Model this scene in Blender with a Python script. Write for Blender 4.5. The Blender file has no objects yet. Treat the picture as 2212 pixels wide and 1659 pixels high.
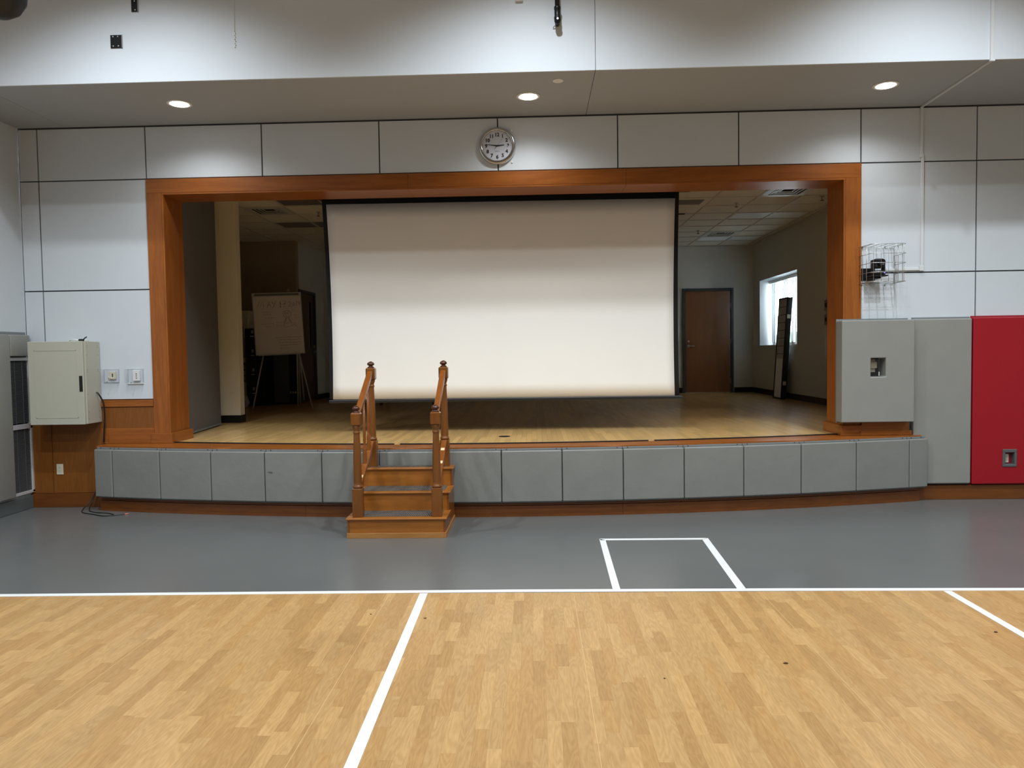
import bpy, bmesh, math, random
from mathutils import Vector, Matrix

# ------------------------------------------------------------------ camera
scene = bpy.context.scene
COL = scene.collection
CAM = dict(pos=(0.3483, -7.698, 1.565), yaw=0.031213, pitch=0.042443, roll=-0.015057, f=1609.56)
def cam_axes():
    y, p, r = CAM['yaw'], CAM['pitch'], CAM['roll']
    fwd = Vector((-math.sin(y)*math.cos(p), math.cos(y)*math.cos(p), -math.sin(p)))
    r0 = Vector((math.cos(y), math.sin(y), 0)); u0 = r0.cross(fwd)
    return math.cos(r)*r0 + math.sin(r)*u0, -math.sin(r)*r0 + math.cos(r)*u0, fwd
RX, UX, FX = cam_axes()
cd = bpy.data.cameras.new('camera'); co = bpy.data.objects.new('camera', cd); COL.objects.link(co)
cd.sensor_width = 36; cd.lens = 36*CAM['f']/2212; cd.clip_start = 0.05; cd.clip_end = 200
co.matrix_world = Matrix(((RX.x, UX.x, -FX.x, CAM['pos'][0]), (RX.y, UX.y, -FX.y, CAM['pos'][1]),
                          (RX.z, UX.z, -FX.z, CAM['pos'][2]), (0, 0, 0, 1)))
scene.camera = co
# ------------------------------------------------------------------ world (overcast daylight beyond the stage window)
w = bpy.data.worlds.new('world'); scene.world = w; w.use_nodes = True
wn = w.node_tree; bg = wn.nodes['Background']
bg.inputs[0].default_value = (0.90, 0.98, 1.0, 1); bg.inputs[1].default_value = 25.0
# ------------------------------------------------------------------ view
vs = scene.view_settings
vs.view_transform = 'Standard'; vs.look = 'None'; vs.gamma = 1; vs.use_curve_mapping = False
vs.exposure = 0.0
scene.cycles.transparent_max_bounces = 32
# gym fixtures, all round reflector lamps aimed straight down: (row y, z, x positions, watts, cut-off half angle, edge softness)
GYM_ROWS = [(-2.6, 5.5, (-3.0, 0.33, 3.65, 6.9), 34, 66, 0.80),
            (-5.3, 6.8, (-3.2, 0.33, 3.65), 38, 61, 0.25),
            (-8.0, 6.8, (-3.2, 0.33, 3.65), 20, 67, 0.20),
            (-13.0, 6.8, (-3.0, 0.33, 3.65, 6.9), 25, 72, 0.20)]
DOWN_W = 5.0
GYM_COL = (0.87, 0.95, 1.0)

def area(name, loc, sx, sy, watts, col, spread=180, rot=(0, 0, 0), parent=None, shape='RECTANGLE'):
    l = bpy.data.lights.new(name, 'AREA'); l.shape = shape; l.size = sx
    if shape in ('RECTANGLE', 'ELLIPSE'): l.size_y = sy
    l.energy = watts; l.color = col; l.spread = math.radians(spread)
    o = bpy.data.objects.new(name, l); COL.objects.link(o); o.location = loc; o.rotation_euler = rot
    if parent:
        o.parent = parent; o.location = Vector(loc) - parent.location
    return o

# ------------------------------------------------------------------ materials
def lin(c):
    return tuple(((v/255)/12.92 if v/255 <= 0.04045 else ((v/255+0.055)/1.055)**2.4) for v in c) + (1,)
MATS = {}
def newmat(name):
    m = bpy.data.materials.new(name); m.use_nodes = True
    return m, m.node_tree.nodes, m.node_tree.links, m.node_tree.nodes['Principled BSDF']
def solid(name, rgb, rough=0.5, metal=0.0, var=0.0, scale=6.0, bump=0.0, bscale=200.0, spec=0.5, coat=0.0, emis=0.0, ecol=None, detail=3):
    m, N, L, b = newmat(name)
    b.inputs['Base Color'].default_value = lin(rgb); b.inputs['Roughness'].default_value = rough
    b.inputs['Metallic'].default_value = metal; b.inputs['Specular IOR Level'].default_value = spec
    b.inputs['Coat Weight'].default_value = coat; b.inputs['Coat Roughness'].default_value = 0.15
    geo = N.new('ShaderNodeNewGeometry')
    if var:
        n = N.new('ShaderNodeTexNoise'); n.inputs['Scale'].default_value = scale; n.inputs['Detail'].default_value = detail
        L.new(geo.outputs['Position'], n.inputs['Vector'])
        mr = N.new('ShaderNodeMapRange'); mr.inputs[1].default_value = 0.25; mr.inputs[2].default_value = 0.75
        mr.inputs[3].default_value = 1-var; mr.inputs[4].default_value = 1+var
        L.new(n.outputs['Fac'], mr.inputs[0])
        vm = N.new('ShaderNodeVectorMath'); vm.operation = 'SCALE'; vm.inputs[0].default_value = lin(rgb)[:3]
        L.new(mr.outputs[0], vm.inputs['Scale']); L.new(vm.outputs[0], b.inputs['Base Color'])
    if bump:
        n2 = N.new('ShaderNodeTexNoise'); n2.inputs['Scale'].default_value = bscale; n2.inputs['Detail'].default_value = 2
        L.new(geo.outputs['Position'], n2.inputs['Vector'])
        bp = N.new('ShaderNodeBump'); bp.inputs['Strength'].default_value = bump; bp.inputs['Distance'].default_value = 0.002
        L.new(n2.outputs['Fac'], bp.inputs['Height']); L.new(bp.outputs['Normal'], b.inputs['Normal'])
    if emis:
        b.inputs['Emission Color'].default_value = ecol or lin(rgb); b.inputs['Emission Strength'].default_value = emis
    MATS[name] = m; return m
def wood(name, c1, c2, axis, rough=0.35, rnd=None, gs=1.0, ls=1.0, rings=70.0, crough=0.12, coat=0.3, tone=0.0, contrast=1.0, wave=True, dark=None):
    """grain runs along axis; rnd: None, 'object' or 'island' gives every piece its own tone"""
    m, N, L, b = newmat(name)
    geo = N.new('ShaderNodeNewGeometry')
    mp = N.new('ShaderNodeMapping'); sc = [9*gs]*3; sc['xyz'.index(axis)] = 0.9*gs*ls
    mp.inputs['Scale'].default_value = sc
    src = None
    if rnd:
        if rnd == 'object': oi = N.new('ShaderNodeObjectInfo'); src = oi.outputs['Random']
        else: src = geo.outputs['Random Per Island']
        cm = N.new('ShaderNodeCombineXYZ')
        for k, f in enumerate((37.0, 53.0, 71.0)):
            mm = N.new('ShaderNodeMath'); mm.operation = 'MULTIPLY'; mm.inputs[1].default_value = f
            L.new(src, mm.inputs[0]); L.new(mm.outputs[0], cm.inputs[k])
        ad = N.new('ShaderNodeVectorMath'); ad.operation = 'ADD'
        L.new(geo.outputs['Position'], ad.inputs[0]); L.new(cm.outputs[0], ad.inputs[1]); L.new(ad.outputs[0], mp.inputs['Vector'])
    else:
        L.new(geo.outputs['Position'], mp.inputs['Vector'])
    n1 = N.new('ShaderNodeTexNoise'); n1.inputs['Scale'].default_value = 1.6; n1.inputs['Detail'].default_value = 2; n1.inputs['Roughness'].default_value = 0.45
    L.new(mp.outputs[0], n1.inputs['Vector'])
    # contour rings of the noise give cathedral grain
    mu = N.new('ShaderNodeMath'); mu.operation = 'MULTIPLY'; mu.inputs[1].default_value = rings if wave else 22.0
    L.new(n1.outputs['Fac'], mu.inputs[0])
    si = N.new('ShaderNodeMath'); si.operation = 'SINE'; L.new(mu.outputs[0], si.inputs[0])
    n2 = N.new('ShaderNodeTexNoise'); n2.inputs['Scale'].default_value = 14; n2.inputs['Detail'].default_value = 4
    L.new(mp.outputs[0], n2.inputs['Vector'])
    mr = N.new('ShaderNodeMapRange'); mr.inputs[1].default_value = -1; mr.inputs[2].default_value = 1
    mr.inputs[3].default_value = 0.5-0.20*contrast; mr.inputs[4].default_value = 0.5+0.20*contrast
    L.new(si.outputs[0], mr.inputs[0])
    a2 = N.new('ShaderNodeMath'); a2.operation = 'ADD'; L.new(mr.outputs[0], a2.inputs[0])
    m2 = N.new('ShaderNodeMapRange'); m2.inputs[1].default_value = 0.3; m2.inputs[2].default_value = 0.7
    m2.inputs[3].default_value = -0.22*contrast; m2.inputs[4].default_value = 0.22*contrast
    L.new(n2.outputs['Fac'], m2.inputs[0]); L.new(m2.outputs[0], a2.inputs[1])
    mix = N.new('ShaderNodeMix'); mix.data_type = 'RGBA'; mix.clamp_factor = True
    mix.inputs[6].default_value = lin(c1); mix.inputs[7].default_value = lin(c2)
    L.new(a2.outputs[0], mix.inputs[0])
    out = mix.outputs[2]
    if rnd and tone:
        t = N.new('ShaderNodeMapRange'); t.inputs[3].default_value = 1-tone; t.inputs[4].default_value = 1+tone
        L.new(src, t.inputs[0])
        v = N.new('ShaderNodeVectorMath'); v.operation = 'SCALE'; L.new(out, v.inputs[0]); L.new(t.outputs[0], v.inputs['Scale'])
        out = v.outputs[0]
        if dark:
            fr = N.new('ShaderNodeMath'); fr.operation = 'MULTIPLY'; fr.inputs[1].default_value = 13.37; L.new(src, fr.inputs[0])
            f2 = N.new('ShaderNodeMath'); f2.operation = 'FRACT'; L.new(fr.outputs[0], f2.inputs[0])
            gt = N.new('ShaderNodeMath'); gt.operation = 'GREATER_THAN'; gt.inputs[1].default_value = dark[0]; L.new(f2.outputs[0], gt.inputs[0])
            dm = N.new('ShaderNodeMix'); dm.data_type = 'RGBA'; dm.blend_type = 'MULTIPLY'
            dm.inputs[7].default_value = dark[1]
            L.new(gt.outputs[0], dm.inputs[0]); L.new(out, dm.inputs[6]); out = dm.outputs[2]
    L.new(out, b.inputs['Base Color'])
    b.inputs['Specular IOR Level'].default_value = 0.35
    b.inputs['Roughness'].default_value = rough
    b.inputs['Coat Weight'].default_value = coat; b.inputs['Coat Roughness'].default_value = crough
    MATS[name] = m; return m
def clear(name, tint=(0.93, 0.95, 0.97), refl=0.12, rough=0.03):
    m, N, L, b = newmat(name); N.remove(b)
    t = N.new('ShaderNodeBsdfTransparent'); t.inputs[0].default_value = tint + (1,)
    g = N.new('ShaderNodeBsdfGlossy'); g.inputs['Roughness'].default_value = rough
    lw = N.new('ShaderNodeLayerWeight'); pw = N.new('ShaderNodeMath'); pw.operation = 'POWER'; pw.inputs[1].default_value = 4.0; L.new(lw.outputs['Facing'], pw.inputs[0])
    f = N.new('ShaderNodeMapRange'); f.inputs[3].default_value = 0.035; f.inputs[4].default_value = 0.45; L.new(pw.outputs[0], f.inputs[0])
    mx = N.new('ShaderNodeMixShader'); L.new(f.outputs[0], mx.inputs[0]); L.new(t.outputs[0], mx.inputs[1]); L.new(g.outputs[0], mx.inputs[2])
    L.new(mx.outputs[0], N['Material Output'].inputs[0]); MATS[name] = m; return m
def blindmat(name):
    m, N, L, b = newmat(name); N.remove(b)
    d = N.new('ShaderNodeBsdfDiffuse'); d.inputs[0].default_value = (0.75, 0.77, 0.78, 1)
    t = N.new('ShaderNodeBsdfTranslucent'); t.inputs[0].default_value = (0.46, 0.50, 0.52, 1)
    mx = N.new('ShaderNodeMixShader'); mx.inputs[0].default_value = 0.5
    L.new(d.outputs[0], mx.inputs[1]); L.new(t.outputs[0], mx.inputs[2]); L.new(mx.outputs[0], N['Material Output'].inputs[0])
    MATS[name] = m; return m

PANEL = solid('panel_paint', (198, 204, 210), 0.55, var=0.015, scale=3, bump=0.25, bscale=350, spec=0.35)
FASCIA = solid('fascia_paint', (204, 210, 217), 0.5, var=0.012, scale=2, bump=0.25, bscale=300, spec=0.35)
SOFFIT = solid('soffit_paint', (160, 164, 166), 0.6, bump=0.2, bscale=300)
REVEAL = solid('reveal_dark', (74, 76, 80), 0.8)
LEFTW = solid('left_wall_paint', (198, 204, 210), 0.55, bump=0.25, bscale=350, spec=0.35)
GYMW = solid('gym_wall_paint', (190, 192, 192), 0.7)
WH = wood('wood_frame_x', (116, 60, 20), (162, 95, 36), 'x', 0.33, gs=0.7, contrast=0.6, wave=False, coat=0.05)
WV = wood('wood_frame_z', (116, 60, 20), (162, 95, 36), 'z', 0.36, gs=0.7, contrast=0.6, wave=False, coat=0.05)
WY = wood('wood_frame_y', (116, 60, 20), (162, 95, 36), 'y', 0.33, gs=0.7, contrast=0.6, wave=False)
WB = wood('wood_base_x', (86, 44, 12), (122, 68, 22), 'x', 0.4, gs=0.7, contrast=0.6, wave=False)
WPLY = wood('wood_wainscot', (106, 60, 18), (136, 82, 28), 'z', 0.42, gs=0.5, contrast=0.5, coat=0.1)
WST = wood('wood_stair_x', (130, 74, 22), (168, 104, 38), 'x', 0.35, gs=0.6, contrast=0.6, wave=False)
WPOST = wood('wood_post', (92, 52, 16), (128, 76, 28), 'z', 0.3, gs=0.8, contrast=0.6, wave=False)
WRAIL = wood('wood_rail', (108, 56, 16), (140, 80, 28), 'y', 0.3, gs=0.8, contrast=0.6, wave=False)
WFIN = wood('wood_finial', (56, 26, 12), (82, 40, 18), 'z', 0.22, gs=0.8, contrast=0.5, wave=False)
WPALE = wood('wood_pale', (150, 100, 50), (176, 124, 66), 'x', 0.5, gs=0.7, contrast=0.6, coat=0)
RAW = solid('bare_wood', (214, 190, 150), 0.7, var=0.15, scale=90)
GPL = dict(rough=0.42, gs=0.95, ls=1.35, rings=80.0, coat=0.12, tone=0.08, contrast=0.9, dark=(0.55, (0.90, 0.855, 0.79, 1)))
GYMPL_O = wood('gym_plank', (168, 128, 78), (194, 156, 104), 'y', rnd='object', **GPL)
GYMPL_I = wood('gym_plank_far', (168, 128, 78), (194, 156, 104), 'y', rnd='island', **GPL)
SPL = dict(rough=0.30, gs=1.0, coat=0.65, crough=0.045, tone=0.13, contrast=0.3, wave=False)
STPL_O = wood('stage_plank', (220, 172, 106), (240, 200, 134), 'y', rnd='object', **SPL)
STPL_I = wood('stage_plank_far', (220, 172, 106), (240, 200, 134), 'y', rnd='island', **SPL)
GREYFL = solid('grey_vinyl_floor', (97, 98, 97), 0.27, var=0.05, scale=1.2, bump=0.06, bscale=120, spec=0.5, detail=6)
TAPE = solid('white_tape', (226, 227, 226), 0.45, var=0.03, scale=40)
SEAM = solid('floor_seam', (206, 172, 122), 0.4)
PADG = solid('grey_pad_vinyl', (136, 135, 129), 0.42, var=0.03, scale=5, bump=0.30, bscale=26, spec=0.4)
PADA = solid('apron_pad_vinyl', (124, 124, 119), 0.42, var=0.06, scale=4, bump=1.0, bscale=14, spec=0.4, detail=5)
PADR = solid('red_pad_vinyl', (150, 14, 28), 0.42, var=0.03, scale=5, bump=0.2, bscale=30, spec=0.4)
PADB = solid('pad_backing_grey', (120, 124, 126), 0.6)
PADBR = solid('pad_backing_red', (150, 22, 36), 0.6)
SCRW = solid('screen_white', (228, 227, 223), 0.85, var=0.008, scale=3, bump=0.12, bscale=5, spec=0.1)
BLK = solid('black_fabric', (14, 15, 17), 0.8)
BLKP = solid('black_plastic', (18, 19, 21), 0.4)
DKM = solid('black_metal', (26, 27, 30), 0.4, metal=0.4)
NAVY = solid('dark_navy', (18, 22, 32), 0.5)
CHR = solid('chrome', (205, 205, 205), 0.12, metal=1.0)
STEEL = solid('steel', (170, 170, 168), 0.35, metal=0.9)
WIRE = solid('zinc_wire', (176, 176, 174), 0.35, metal=0.7)
WHT = solid('white_plastic', (226, 226, 222), 0.4)
RACE = solid('raceway_plastic', (206, 208, 210), 0.45)
CREAMP = solid('cream_plastic', (206, 198, 176), 0.4)
CAB = solid('cabinet_enamel', (176, 174, 160), 0.42, var=0.01, scale=8, bump=0.15, bscale=500)
INK = solid('ink', (18, 18, 20), 0.6)
CLKF = solid('clock_face', (206, 207, 216), 0.55)
CARP = solid('tread_carpet', (92, 82, 74), 0.95, var=0.45, scale=260, bump=0.8, bscale=300)
BWALL = solid('backstage_wall', (206, 204, 198), 0.75, bump=0.15, bscale=300)
BROWNW = solid('backstage_tan_wall', (160, 142, 116), 0.75)
PART = solid('partition_grey', (98, 96, 95), 0.8, var=0.02, scale=3, bump=0.3, bscale=400)
CREAM = solid('column_cream', (232, 220, 192), 0.6, bump=0.1, bscale=300)
BASEB = solid('black_rubber_base', (16, 16, 17), 0.45)
TILE = solid('ceiling_tile_white', (222, 216, 204), 0.9, var=0.05, scale=60, bump=0.5, bscale=180)
TGRID = solid('ceiling_grid', (200, 194, 182), 0.5)
ACRY = solid('light_diffuser', (236, 242, 246), 0.3)
ACRYD = solid('light_diffuser_grey', (104, 102, 102), 0.35)
VENT = solid('vent_white', (196, 196, 194), 0.4)
VDK = solid('vent_dark', (28, 27, 26), 0.7)
DOORW = wood('door_veneer', (112, 72, 44), (140, 92, 58), 'z', 0.35, gs=0.5, contrast=0.5, wave=False)
DOORD = wood('door_veneer_dark', (62, 34, 20), (84, 48, 28), 'z', 0.4, gs=0.5, contrast=0.5, wave=False)
DFR = solid('door_frame_grey', (56, 60, 64), 0.45)
REVW = solid('window_reveal', (200, 204, 206), 0.6)
GLASS = clear('window_glass')
CLR = clear('clear_cover', (0.975, 0.98, 0.985))
BLIND = blindmat('blind_slat')
PAPER = solid('flipchart_paper', (236, 228, 222), 0.7)
BOARDF = solid('easel_frame', (190, 190, 190), 0.4, metal=0.2)
SHOJI = solid('shoji_paper', (236, 236, 240), 0.8)
LENS = solid('downlight_lens', (255, 255, 255), 0.4, emis=14, ecol=(1, 0.99, 0.97, 1))
LAMP = solid('fixture_lens', (255, 255, 255), 0.4, emis=4, ecol=(0.93, 0.97, 1, 1))
LED = solid('blue_led', (40, 40, 255), 0.4, emis=6, ecol=(0.12, 0.1, 1, 1))
GRL = solid('grille_frame', (206, 204, 204), 0.35, metal=0.3)
GSL = solid('grille_slat', (104, 104, 104), 0.45, metal=0.4)
BAG = solid('plastic_bag', (176, 176, 180), 0.25)
LAV = solid('lavender_pocket', (104, 98, 140), 0.6)
PINKT = solid('copper_tip', (196, 110, 90), 0.4)
OUTB = solid('recessed_box_grey', (84, 88, 88), 0.45)

# ------------------------------------------------------------------ mesh building
class MB:
    def __init__(s): s.bm = bmesh.new()
    def _new(s, f):
        n0 = len(s.bm.verts); f(); s.bm.verts.ensure_lookup_table(); return s.bm.verts[n0:]
    def box(s, x0, x1, y0, y1, z0, z1, bev=0.0, seg=1, M=None):
        r = bmesh.ops.create_cube(s.bm, size=1.0)['verts']
        c = Vector(((x0+x1)/2, (y0+y1)/2, (z0+z1)/2))
        for v in r: v.co = Vector((v.co.x*abs(x1-x0), v.co.y*abs(y1-y0), v.co.z*abs(z1-z0))) + c
        if bev:
            es = list({e for v in r for e in v.link_edges})
            r = bmesh.ops.bevel(s.bm, geom=es, offset=bev, segments=seg, affect='EDGES', profile=0.5)['verts']
            r = list({v for v in r if v.is_valid})
        if M is not None:
            for v in r: v.co = M @ v.co
        return s
    def prism(s, pts, z0, z1, M=None):
        """polygon in (x,y) extruded between z0 and z1; ccw seen from above"""
        lo = [s.bm.verts.new((p[0], p[1], z0)) for p in pts]; hi = [s.bm.verts.new((p[0], p[1], z1)) for p in pts]
        n = len(pts)
        s.bm.faces.new(list(reversed(lo))); s.bm.faces.new(hi)
        for i in range(n): s.bm.faces.new((lo[i], lo[(i+1) % n], hi[(i+1) % n], hi[i]))
        if M is not None:
            for v in lo+hi: v.co = M @ v.co
        return s
    def tube(s, pts, r, n=8, cap=True):
        pts = [Vector(p) for p in pts]; rings = []
        rr = r if isinstance(r, (list, tuple)) else [r]*len(pts)
        up = None
        for i, p in enumerate(pts):
            d = (pts[min(i+1, len(pts)-1)] - pts[max(i-1, 0)]).normalized()
            a = up if up is not None and abs(up.dot(d)) < 0.95 else (Vector((0, 0, 1)) if abs(d.z) < 0.9 else Vector((1, 0, 0)))
            u = d.cross(a).normalized(); v = d.cross(u).normalized(); up = a
            rings.append([s.bm.verts.new(p + rr[i]*(math.cos(2*math.pi*k/n)*u + math.sin(2*math.pi*k/n)*v)) for k in range(n)])
        for a, b in zip(rings, rings[1:]):
            for k in range(n):
                f = s.bm.faces.new((a[k], a[(k+1) % n], b[(k+1) % n], b[k])); f.smooth = True
        if cap:
            s.bm.faces.new(list(reversed(rings[0]))); s.bm.faces.new(rings[-1])
        return s
    def lathe(s, prof, c=(0, 0, 0), axis='z', n=24):
        """prof: list of (radius, height) along axis; smooth"""
        c = Vector(c); rings = []
        for r, h in prof:
            ring = []
            for k in range(n):
                a = 2*math.pi*k/n; x, y = r*math.cos(a), r*math.sin(a)
                if axis == 'z': q = Vector((x, y, h))
                elif axis == 'y': q = Vector((x, h, y))
                else: q = Vector((h, x, y))
                ring.append(s.bm.verts.new(c+q))
            rings.append(ring)
        for a, b in zip(rings, rings[1:]):
            for k in range(n):
                f = s.bm.faces.new((a[k], a[(k+1) % n], b[(k+1) % n], b[k])); f.smooth = True
        s.bm.faces.new(rings[0]); s.bm.faces.new(list(reversed(rings[-1])))
        return s
    def quad(s, a, b, c, d):
        s.bm.faces.new([s.bm.verts.new(p) for p in (a, b, c, d)]); return s
    def mesh(s, name, m, off=Vector((0, 0, 0))):
        bmesh.ops.recalc_face_normals(s.bm, faces=s.bm.faces)
        me = bpy.data.meshes.new(name)
        if off.length: bmesh.ops.translate(s.bm, vec=-off, verts=s.bm.verts)
        s.bm.to_mesh(me); s.bm.free(); me.materials.append(m); return me
    def build(s, name, m, parent=None, label=None):
        off = Vector((0, 0, 0)); p = parent
        while p is not None: off += p.location; p = p.parent
        o = bpy.data.objects.new(name, s.mesh(name, m, off)); COL.objects.link(o)
        if parent is not None: o.parent = parent
        if label: o['label'] = label
        return o
def tag(o, label=None, cat=None, group=None, kind=None):
    if label: o['label'] = label
    if cat: o['category'] = cat
    if group: o['group'] = group
    if kind: o['kind'] = kind
    return o
def empty(name, loc=(0, 0, 0), label=None, cat=None, group=None, kind=None):
    o = bpy.data.objects.new(name, None); COL.objects.link(o); o.location = loc; o.empty_display_size = 0.1
    return tag(o, label, cat, group, kind)
def box(x0, x1, y0, y1, z0, z1, bev=0.0, seg=1): return MB().box(x0, x1, y0, y1, z0, z1, bev, seg)
def project(p):
    d = Vector(p) - Vector(CAM['pos']); z = d.dot(FX)
    if z < 0.1: return None
    return 1106+CAM['f']*d.dot(RX)/z, 829.5-CAM['f']*d.dot(UX)/z
def bmat(name, f):
    pass

SZ = 0.668                                            # stage floor height
def arc(x): return 0.02993*x*x + 0.01245*x - 0.650     # front edge of the bowed stage
def arcb(x): return 0.0365*x*x + 0.008*x - 0.405       # inner edge of the wood border

# ================================================================== SETTING
XL, XR, YB, ZC = -5.0, 9.0, -21.0, 7.4
# ---- gym floor with the printed planks as pieces
floor = box(XL-0.2, XR+0.2, -2.905, 0.3, -0.10, 0.0).build('floor', GREYFL)
tag(floor, 'grey gym floor with a wood plank court area in front', 'floor', kind='structure')
box(XL-0.2, XR+0.2, YB-0.2, -2.905, -0.10, -0.008).build('subfloor', SEAM, floor)
random.seed(7)
SW = 0.06; PT = 0.008; G = 0.00012
cand = []
x = -8.0 + 0.578 % SW
ix = 0
while x < 8.5:
    if x > XL - SW:
        y = -2.905
        first = True
        while y > -8.6:
            ln = random.choice((0.28, 0.34, 0.40, 0.48, 0.56)) if not first else random.uniform(0.08, 0.42)
            first = False
            y1 = y; y0 = y-ln; y = y0
            q = [project((a, b, 0)) for a, b in ((x, y0), (x+SW, y0), (x+SW, y1), (x, y1))]
            ar = 0
            if all(q):
                cx = sum(a[0] for a in q)/4; cy = sum(a[1] for a in q)/4
                if -30 < cx < 2240 and cy < 1672:
                    ar = abs(sum(q[i][0]*q[(i+1) % 4][1]-q[(i+1) % 4][0]*q[i][1] for i in range(4)))/2
            cand.append((ar, x, y0, ln))
    x += SW
cand.sort(key=lambda t: -t[0])
pm = {}
for ar, px, py, ln in cand[:300]:
    k = round(ln, 4)
    if k not in pm:
        pm[k] = box(G, SW-G, G, ln-G, -PT, 0.0).mesh('plank', GYMPL_O)
    o = bpy.data.objects.new('plank', pm[k]); COL.objects.link(o); o.location = (px, py, 0); o.parent = floor
b = MB()
for ar, px, py, ln in cand[300:]:
    b.box(px+G, px+SW-G, py+G, py+ln-G, -PT, 0.0)
b.box(XL, XR, YB, -8.8, -PT, 0.0)
o = b.build('plank_field', GYMPL_I, floor); o['kind'] = 'stuff'
for sx in (-4.222, -3.022, -1.822, -0.622, 0.578, 1.778, 2.978):
    box(sx-0.0012, sx+0.0012, -8.6, -2.93, -0.004, 0.0006).build('seam', SEAM, floor)

# ---- white court tape
def tape(name, pts, label):
    tag(MB().prism(pts, 0.0002, 0.0022).build(name, TAPE), label, 'floor tape', 'white court lines')
bl = [(-4.98, -2.965), (-3.22, -2.938), (-1.24, -2.912), (0.18, -2.897), (1.955, -2.900), (3.44, -2.917), (6.5, -2.95)]
tape('court_line', bl + [(a, c+0.05) for a, c in reversed(bl)], 'long white tape line between grey floor and wood court')
tape('court_line', [(-0.392, -5.4), (-0.340, -5.4), (-0.372, -2.916), (-0.424, -2.916)][::1], 'white tape line running toward the viewer left of centre')
tape('court_line', [(2.935, -5.4), (2.985, -5.4), (2.985, -2.921), (2.935, -2.921)], 'white tape line running off toward the lower right corner')
tape('court_line', [(0.838, -2.85), (0.888, -2.85), (0.912, -1.575), (0.864, -1.53)], 'left side line of the white taped box on grey floor')
tape('court_line', [(1.648, -2.85), (1.704, -2.85), (1.762, -1.53), (1.706, -1.575)], 'right side line of the white taped box on grey floor')
tape('court_line', [(0.868, -1.575), (1.702, -1.575), (1.750, -1.527), (0.870, -1.527)], 'far short line closing the white taped box near stage')

# ---- gym shell
def shell(name, x0, x1, y0, y1, z0, z1, m, label, cat='wall'):
    return tag(box(x0, x1, y0, y1, z0, z1).build(name, m), label, cat, kind='structure')
wall_left = shell('wall_left', XL-0.2, XL, YB, 0.0, -0.1, ZC, LEFTW, 'pale grey side wall at the far left with wall pads')
shell('wall_right', XR, XR+0.2, YB, 0.4, -0.1, ZC, GYMW, 'plain right gym wall outside the picture')
shell('wall_back', XL-0.2, XR+0.2, YB-0.2, YB, -0.1, ZC, GYMW, 'plain rear gym wall behind the viewer')
shell('ceiling', XL-0.2, XR+0.2, YB-0.2, 0.3, ZC, ZC+0.2, GYMW, 'high gym ceiling above the picture', 'ceiling')

# ---- stage wall: dark backing slab with opening, panels proud of it
wall_stage = empty('wall_stage', (0, 0, 0), 'light grey panelled wall around the stage opening', 'wall', kind='structure')
b = MB(); b.box(XL-0.2, -3.5, 0.016, 0.40, -0.1, 4.2); b.box(3.5, XR+0.2, 0.016, 0.40, -0.1, 4.2); b.box(-3.5, 3.5, 0.016, 0.40, 3.28, 4.2)
b.build('backing', REVEAL, wall_stage)
G2 = 0.0065
def panel(x0, x1, z0, z1): box(x0+G2, x1-G2, 0.0, 0.016, z0+G2, z1-G2, 0.0015).build('panel', PANEL, wall_stage)
P = 1.2192
cols = [-5.0, -4.8, -3*P, -2*P, -P, 0, P, 2*P, 3*P, 4.805, 5.95, 7.1, XR]
for a, c in zip(cols, cols[1:]): panel(a, c, 3.418, 3.957)
for a, c in ((-5.0, -4.8), (-4.8, -3*P)):
    panel(a, c, 2.278, 3.418); panel(a, c, 1.128, 2.278)
for a, c in ((3*P, 4.805), (4.805, 5.95), (5.95, 7.1), (7.1, XR)):
    panel(a, c, 2.312, 3.418); panel(a, c, 0.9, 2.312)

# ---- bulkhead over the stage wall: fascia and underside as separate panels
bulk = empty('ceiling_bulkhead', (0, 0, 0), 'dropped grey bulkhead with downlights above the stage wall', 'ceiling', kind='structure')
b = MB(); b.box(XL, XR, -1.185, 0.3, 3.985, ZC); b.build('backing', REVEAL, bulk)
fx = [XL, 0.9, 4.21, XR]
for a, c in zip(fx, fx[1:]):
    box(a+0.002, c-0.002, -1.2, -1.185, 3.965, ZC, 0.001).build('fascia_panel', FASCIA, bulk)
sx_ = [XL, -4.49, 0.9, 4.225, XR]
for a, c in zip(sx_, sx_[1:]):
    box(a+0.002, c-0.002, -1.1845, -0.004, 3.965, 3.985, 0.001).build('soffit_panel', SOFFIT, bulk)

# ---- wainscot left of the stage
wains = empty('wall_wainscot', (0, 0, 0), 'brown plywood wainscot behind the wall cabinet', 'wall panelling', kind='structure')
b = box(-5.0, -4.764, -0.012, 0.0, 0.150, 0.93); b.build('wood_panel', WPLY, wains)
box(-4.758, -4.218, -0.012, 0.0, 0.150, 0.93).build('wood_panel', WPLY, wains)
box(-4.214, -4.10, -0.012, 0.0, 0.150, 0.795).build('wood_panel', WPLY, wains)
box(-5.0, -4.14, -0.032, 0.0, 0.0, 0.146, 0.003).build('base_board', WB, wains)
box(-4.215, -3.66, -0.012, 0.016, 0.80, 1.05).build('wood_panel', WPLY, wains)
box(-4.215, -3.66, -0.022, 0.016, 1.055, 1.127, 0.003).build('top_rail', WH, wains)
box(-4.215, -3.66, -0.020, 0.016, SZ, 0.828, 0.003).build('lower_rail', WH, wains)
box(-4.14, -3.66, -0.032, 0.016, SZ, 0.775, 0.003).build('lower_rail', WH, wains)
box(4.10, XR, -0.030, 0.0, 0.0, 0.148, 0.003).build('base_board', WB, wains)

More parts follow.
